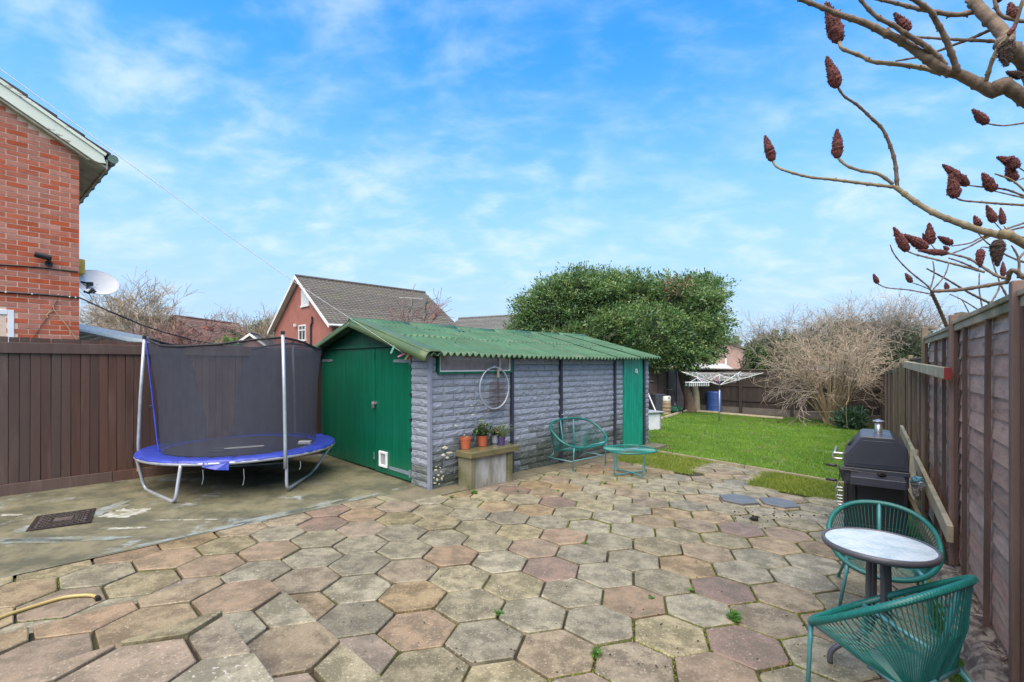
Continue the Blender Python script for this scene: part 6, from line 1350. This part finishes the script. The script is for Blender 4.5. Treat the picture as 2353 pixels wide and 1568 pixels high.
br([(995, 345), (965, 260), (930, 170), (890, 100), (860, 50), (775, -10)], (2.75, 2.6), 17, 13)
br([(1330, 290), (1230, 190), (1170, 120), (1100, 50), (1050, -20)], (2.7, 2.9), 40, 28, ext=J2+Vector((.1, -.2, .3)))
br([(1080, 55), (980, 70), (880, 55), (800, 40), (700, 15), (600, -8)], (2.88, 3.0), 15, 9)
br([(1210, 197), (1060, 190), (960, 185), (880, 180), (800, 175)], (2.85, 3.1), 10, 6); br([(1150, 140), (1060, 180), (980, 210), (890, 245), (800, 270), (700, 288)], (2.85, 3.2), 10, 5)
br([(1125, 385), (1150, 300), (1180, 230), (1230, 170), (1270, 100), (1300, -5)], (2.7, 2.5), 12, 9, 'barkgreen'); br([(1255, 250), (1290, 330), (1320, 400)], 2.75, 16, 13)
br([(1165, -8), (1180, 50), (1220, 85), (1320, 105)], 2.6, 10, 9)
cone((765, 147), (692, 60), 62, 2.78); cone((1222, 196), (1220, 315), 84, 2.55, 'conedry'); cone((1300, 362), (1218, 338), 46, 2.7, 'conedry'); cone((1258, 90), (1236, 12), 56, 2.6); cone((1232, 165), (1275, 108), 30, 2.5); cone((1190, 10), (1175, -30), 50, 2.6)
# middle branch
br([(1320, 1155), (1200, 1110), (1100, 1085), (1000, 1050), (920, 1020), (850, 985), (780, 940), (700, 880)], (3.1, 3.5), 21, 14, 'barkgreen', ext=J)
br([(705, 882), (600, 870), (500, 858), (400, 845), (300, 835), (200, 810), (140, 785), (122, 757)], (3.5, 3.7), 10, 6, 'barkgreen', [(85, 636, 56)])
br([(708, 880), (700, 780), (680, 700), (640, 610), (590, 560), (520, 495), (460, 455), (428, 410)], (3.5, 3.4), 11, 6, 'bark', [(374, 265, 72)])
br([(690, 868), (620, 820), (540, 805), (470, 780), (428, 742)], (3.5, 3.6), 10, 7, 'barkgreen', [(425, 606, 62)])
# lower branches
br([(1320, 1320), (1220, 1330), (1100, 1350), (1000, 1365), (870, 1372)], (3.6, 4.0), 12, 10, 'bark', ext=J+Vector((0, .3, -.5)))
br([(868, 1372), (850, 1345), (770, 1280), (720, 1230), (690, 1190), (675, 1152)], 4.0, 5, 3); br([(868, 1385), (760, 1365), (660, 1355), (616, 1335)], 4.0, 4, 3, 'bark', [(596, 1288, 27)])
br([(862, 1364), (820, 1345), (775, 1330)], 4.0, 3, 2.5, 'bark', [(746, 1285, 29)]); br([(870, 1378), (900, 1440), (930, 1510), (950, 1556)], (4.0, 4.6), 9, 10)
br([(862, 1365), (882, 1290), (876, 1230)], 4.0, 4, 3); br([(878, 1362), (930, 1300), (952, 1236)], 4.0, 4, 3); br([(1155, 1432), (1050, 1380), (950, 1320), (848, 1265)], (4.6, 4.4), 7, 4)
cone((944, 1362), (936, 1328), 28, 4.0)
br([(1095, 1462), (1020, 1415), (955, 1385)], 4.8, 4, 2.5); br([(1050, 1480), (1018, 1420), (1002, 1405)], 4.8, 3, 2); br([(1110, 1455), (1095, 1370), (1095, 1285)], 4.8, 4, 3); br([(1150, 1425), (1190, 1345), (1165, 1260), (1145, 1190)], 4.8, 5, 3); br([(1225, 1395), (1195, 1340)], 4.8, 6, 5)
br([(1240, 1314), (1180, 1300), (1130, 1270), (1050, 1220), (980, 1200), (945, 1192)], (3.9, 4.2), 9, 5); br([(1120, 1282), (1000, 1250), (880, 1220), (800, 1200), (755, 1183)], (3.9, 4.2), 7, 4, 'bark', [(690, 1068, 58)])
br([(1100, 1275), (1010, 1235), (950, 1215)], 4.1, 5, 4)
cone((846, 1170), (738, 1102), 56, 4.2); cone((866, 1150), (858, 1048), 52, 4.25); cone((945, 1192), (803, 1180), 44, 4.1, 'cone'); cone((966, 1150), (898, 1112), 46, 4.2); cone((842, 1138), (828, 1096), 22, 4.3); cone((948, 1178), (925, 1158), 26, 4.2)
br([(866, 1150), (890, 1178)], 4.2, 3, 3)
br([(1320, 1045), (1200, 1085), (1100, 1120), (1050, 1145), (966, 1158)], 4.3, 6, 3.5); br([(1320, 1065), (1200, 1095), (1115, 1125), (1040, 1165), (955, 1197)], 4.35, 6, 4)
cone((1182, 1130), (1180, 1256), 70, 3.5, 'conedry'); cone((1100, 1174), (1098, 1262), 52, 3.9); cone((1207, 1300), (1206, 1230), 32, 4.1); cone((1096, 1068), (1070, 1014), 44, 4.2); cone((1166, 1047), (1128, 964), 46, 4.2); cone((1206, 1057), (1195, 976), 32, 4.2)
br([(1240, 1105), (1210, 1065)], 4.2, 3, 3); br([(1205, 1090), (1166, 1047)], 4.2, 3, 3); br([(1320, 1120), (1240, 1108), (1215, 1095)], 4.2, 5, 3); br([(1155, 1170), (1110, 1163), (1100, 1174)], 3.9, 4, 3); br([(1320, 1240), (1230, 1205), (1140, 1150), (1090, 1100)], 4.2, 6, 3)
br([(1278, 1310), (1280, 1220), (1245, 1155)], 3.9, 8, 4); br([(1280, 1220), (1320, 1170)], 3.9, 6, 5)
br([(1320, 967), (1200, 960), (1100, 952), (1020, 945), (985, 932)], 3.8, 7, 4.5, 'bark', [(957, 818, 68)]); br([(1320, 930), (1230, 895), (1160, 885), (1100, 880), (1040, 872)], 3.9, 6, 4, 'bark', [(920, 773, 56)])
br([(1320, 935), (1230, 915), (1165, 900)], 3.85, 5, 3, 'bark', [(1107, 813, 60)]); br([(1320, 910), (1250, 850), (1168, 818)], 3.7, 6, 4.5, 'barkgreen')
cone((1275, 775), (1176, 738), 56, 3.8); cone((1262, 852), (1222, 775), 62, 3.8); cone((1272, 795), (1248, 733), 50, 3.75); br([(1320, 835), (1262, 852)], 3.8, 4, 3); br([(1320, 815), (1275, 785)], 3.8, 4, 3)
br([(1320, 577), (1210, 592), (1132, 582)], 3.6, 5, 4, 'bark', [(1060, 514, 54)])
# ------------------------------------------------------------------ washing line from house to shed
wp = [(-40, 131), (0, 159), (215, 316), (344, 410), (516, 535), (647, 628), (760, 703), (860, 768), (937, 819)]
W = []
for i, (x, y) in enumerate(wp): t = (x+40)/977; Y = 1/((1-t)/3.0+t/6.42); W.append(aY(x, y, Y))
solo(MB().tube(spline(W, 3), .0034, 5), 'washing_line', 'pale washing line running from the upper left to the shed corner', 'washing line', MT['rope'], base=tuple(W[-1]))
def peg(p, ci, rot, label):
    o = link('line_peg', pm[ci], None, p, rot); o['label'] = label; o['category'] = 'peg'; o.scale = (1.3, 1.3, 1.3); o['group'] = 'pegs on the washing line'
peg(W[-2].lerp(W[-1], .56), 0, (.1, .4, .5), 'pale green peg on the washing line, left of the knot'); peg(W[-2].lerp(W[-1], .88), 2, (.1, 1.1, .3), 'pink peg on the washing line beside the orange one'); peg(W[-1]+Vector((0, -.02, .02)), 4, (.5, -.6, .3), 'orange peg knotted at the shed end of the washing line'); peg(W[-1]+Vector((.02, -.02, .03)), 5, (.2, .6, .3), 'yellow peg at the shed end of the washing line')
# ------------------------------------------------------------------ weeds, joint moss, litter
r = random.Random(17)
def weed(px_, py_, s_, label, seed):
    p = gd(px_, py_); t = thing('weed', label, 'weed', (p.x, p.y, G(p.x, p.y)-.005), 0, 'weeds growing in the joints'); sprig(t, 'leaf', int(10+s_*90), s_*.5, s_*.6, MT['weed'], s_*.38, seed, stem=False, bend=1.6, lw=.3); return t
for i, (x, y, s_, l_) in enumerate(((1685, 1422, .10, 'largest leafy weed, right of centre in the slab joints'), (1146, 1411, .05, 'grey-green weed left of centre between pink and beige slabs'), (1586, 1359, .05, 'weed at the corner of the dark red slab'), (1497, 1376, .04, 'small weed between grey slab and dark slab'), (1090, 1135, .08, 'weed tuft at the foot of the stone bench'), (1038, 1145, .06, 'sparse weed left of the stone bench'), (1370, 1503, .06, 'weed at the lower centre beside the ochre slab'), (1343, 1250, .045, 'little weed in the middle of the patio'), (1282, 1130, .05, 'small weed before the loveseat'), (1250, 1093, .05, 'weed at the edge of the concrete strip'), (1190, 1130, .04, 'weed before the right leg of the bench'), (1390, 1112, .05, 'weed before the side table'), (1460, 1250, .035, 'tiny weed near the middle right of the patio'), (1560, 1130, .05, 'weed before the mossy verge'), (1980, 1500, .05, 'weed beside the bistro table foot'))): weed(x, y, s_, l_, i)
mp_ = []
for i in range(-20, 26):
    for j in range(-24, 12):
        c = Vector((-.2826, 3.294, 0))+le1*i+le2*j
        if c.y < 1.6 or c.y > 10.5 or abs(c.x) > c.y*1.1+.3 or (c-D0).dot(DN) < .1 or (c-fr(0, .4)).dot(FN) < .05 or (c-E0).dot(EN) < .1: continue
        if (c-PA).dot(e45) < .1 and (c-PA).dot(f45) < .1: continue
        if c.x > -1.6 and (c-SC).dot(-Vv) < .3: continue
        for k in range(3):
            a = LT+pi/6+k*pi/3; R_ = LA/sqrt(3); p0 = c+Vector((cos(a), sin(a), 0))*R_; p1 = c+Vector((cos(a+pi/3), sin(a+pi/3), 0))*R_
            dens = noise.noise(Vector(((p0.x+p1.x)*.45, (p0.y+p1.y)*.45, 3)))+.5*noise.noise(Vector((p0.x*3, p0.y*3, 1)))+(.16 if c.x > .3 or c.y > 5.5 else -.05)
            if dens > .17:
                for q in range(int(15+95*min(1, dens))):
                    t = r.random(); w2 = r.gauss(0, .008); n2 = Vector((-(p1-p0).y, (p1-p0).x, 0)).normalized(); pp = p0.lerp(p1, t)+n2*w2; mp_.append((pp.x, pp.y))
ks_ = []
while len(ks_) < 9000:
    q = fr(r.uniform(-2.6, .8), .185+abs(r.gauss(0, .045)))
    if noise.noise(Vector((q.x*3, q.y*3, 1))) > -.25: ks_.append((q.x, q.y))
blades('kerb_moss', MT['weed'], ks_, .008, .026, .006)
blades('joint_moss', MT['grassmoss'], mp_, .006, .014, .005)
dm_ = MB()
for i in range(420):                       # crumbs of soil and leaf bits on slabs
    x = r.uniform(250, 2150); y = r.uniform(1100, 1560); p = gd(x, y)
    if (p-D0).dot(DN) < .05 or (p-fr(0, .4)).dot(FN) < 0: continue
    s_ = r.uniform(.003, .009)
    dm_.add([p+Vector((s_, 0, .003)), p+Vector((0, s_*.8, .004)), p+Vector((-s_, 0, .003)), p+Vector((0, -s_*.8, .004)), p+Vector((0, 0, .003+s_*.8))], [(0, 1, 4), (1, 2, 4), (2, 3, 4), (3, 0, 4)])
o = part(dm_, 'soil_crumbs', MT['soil']); o['kind'] = 'stuff'
ch = MB(); 
for i in range(50):
    x, y = 1765+r.gauss(0, 60), 1186+r.gauss(0, 12); p = gd(x, y); s_ = r.uniform(.004, .013)
    if i == 0: p = gd(1735, 1195); s_ = .05
    b = blob((p.x, p.y, p.z+s_*.3), s_, i, n=5, sq=(1, 1, .6)); ch.add(b.v, b.f)
o = part(ch, 'charcoal_crumbs', MT['char']); o['kind'] = 'stuff'
lb = MB()
for i in range(900):                       # dead leaves and twigs under the shrub and on the lawn edge
    if i < 620: p = sbp+Vector((r.gauss(0, 1.5), r.gauss(-.1, .55), 0))
    else: q = scatter(lawnpoly, 1)[0]; p = Vector((q[0], q[1], 0)); 
    if not inpoly(p, lawnpoly) and i >= 620: continue
    z = G(p.x, p.y)+r.uniform(.02, .045); s_ = r.uniform(.02, .05); a = r.random()*6.28; u = Vector((cos(a), sin(a), r.uniform(-.4, .4)))*s_; v_ = Vector((-sin(a), cos(a), r.uniform(-.4, .4)))*s_*.6; p = Vector((p.x, p.y, z))
    lb.add([p-u, p+v_, p+u, p-v_], [(0, 1, 2, 3)])
o = part(lb, 'leaf_litter', MT['litter']); o['kind'] = 'stuff'
print('objects', len(bpy.data.objects))
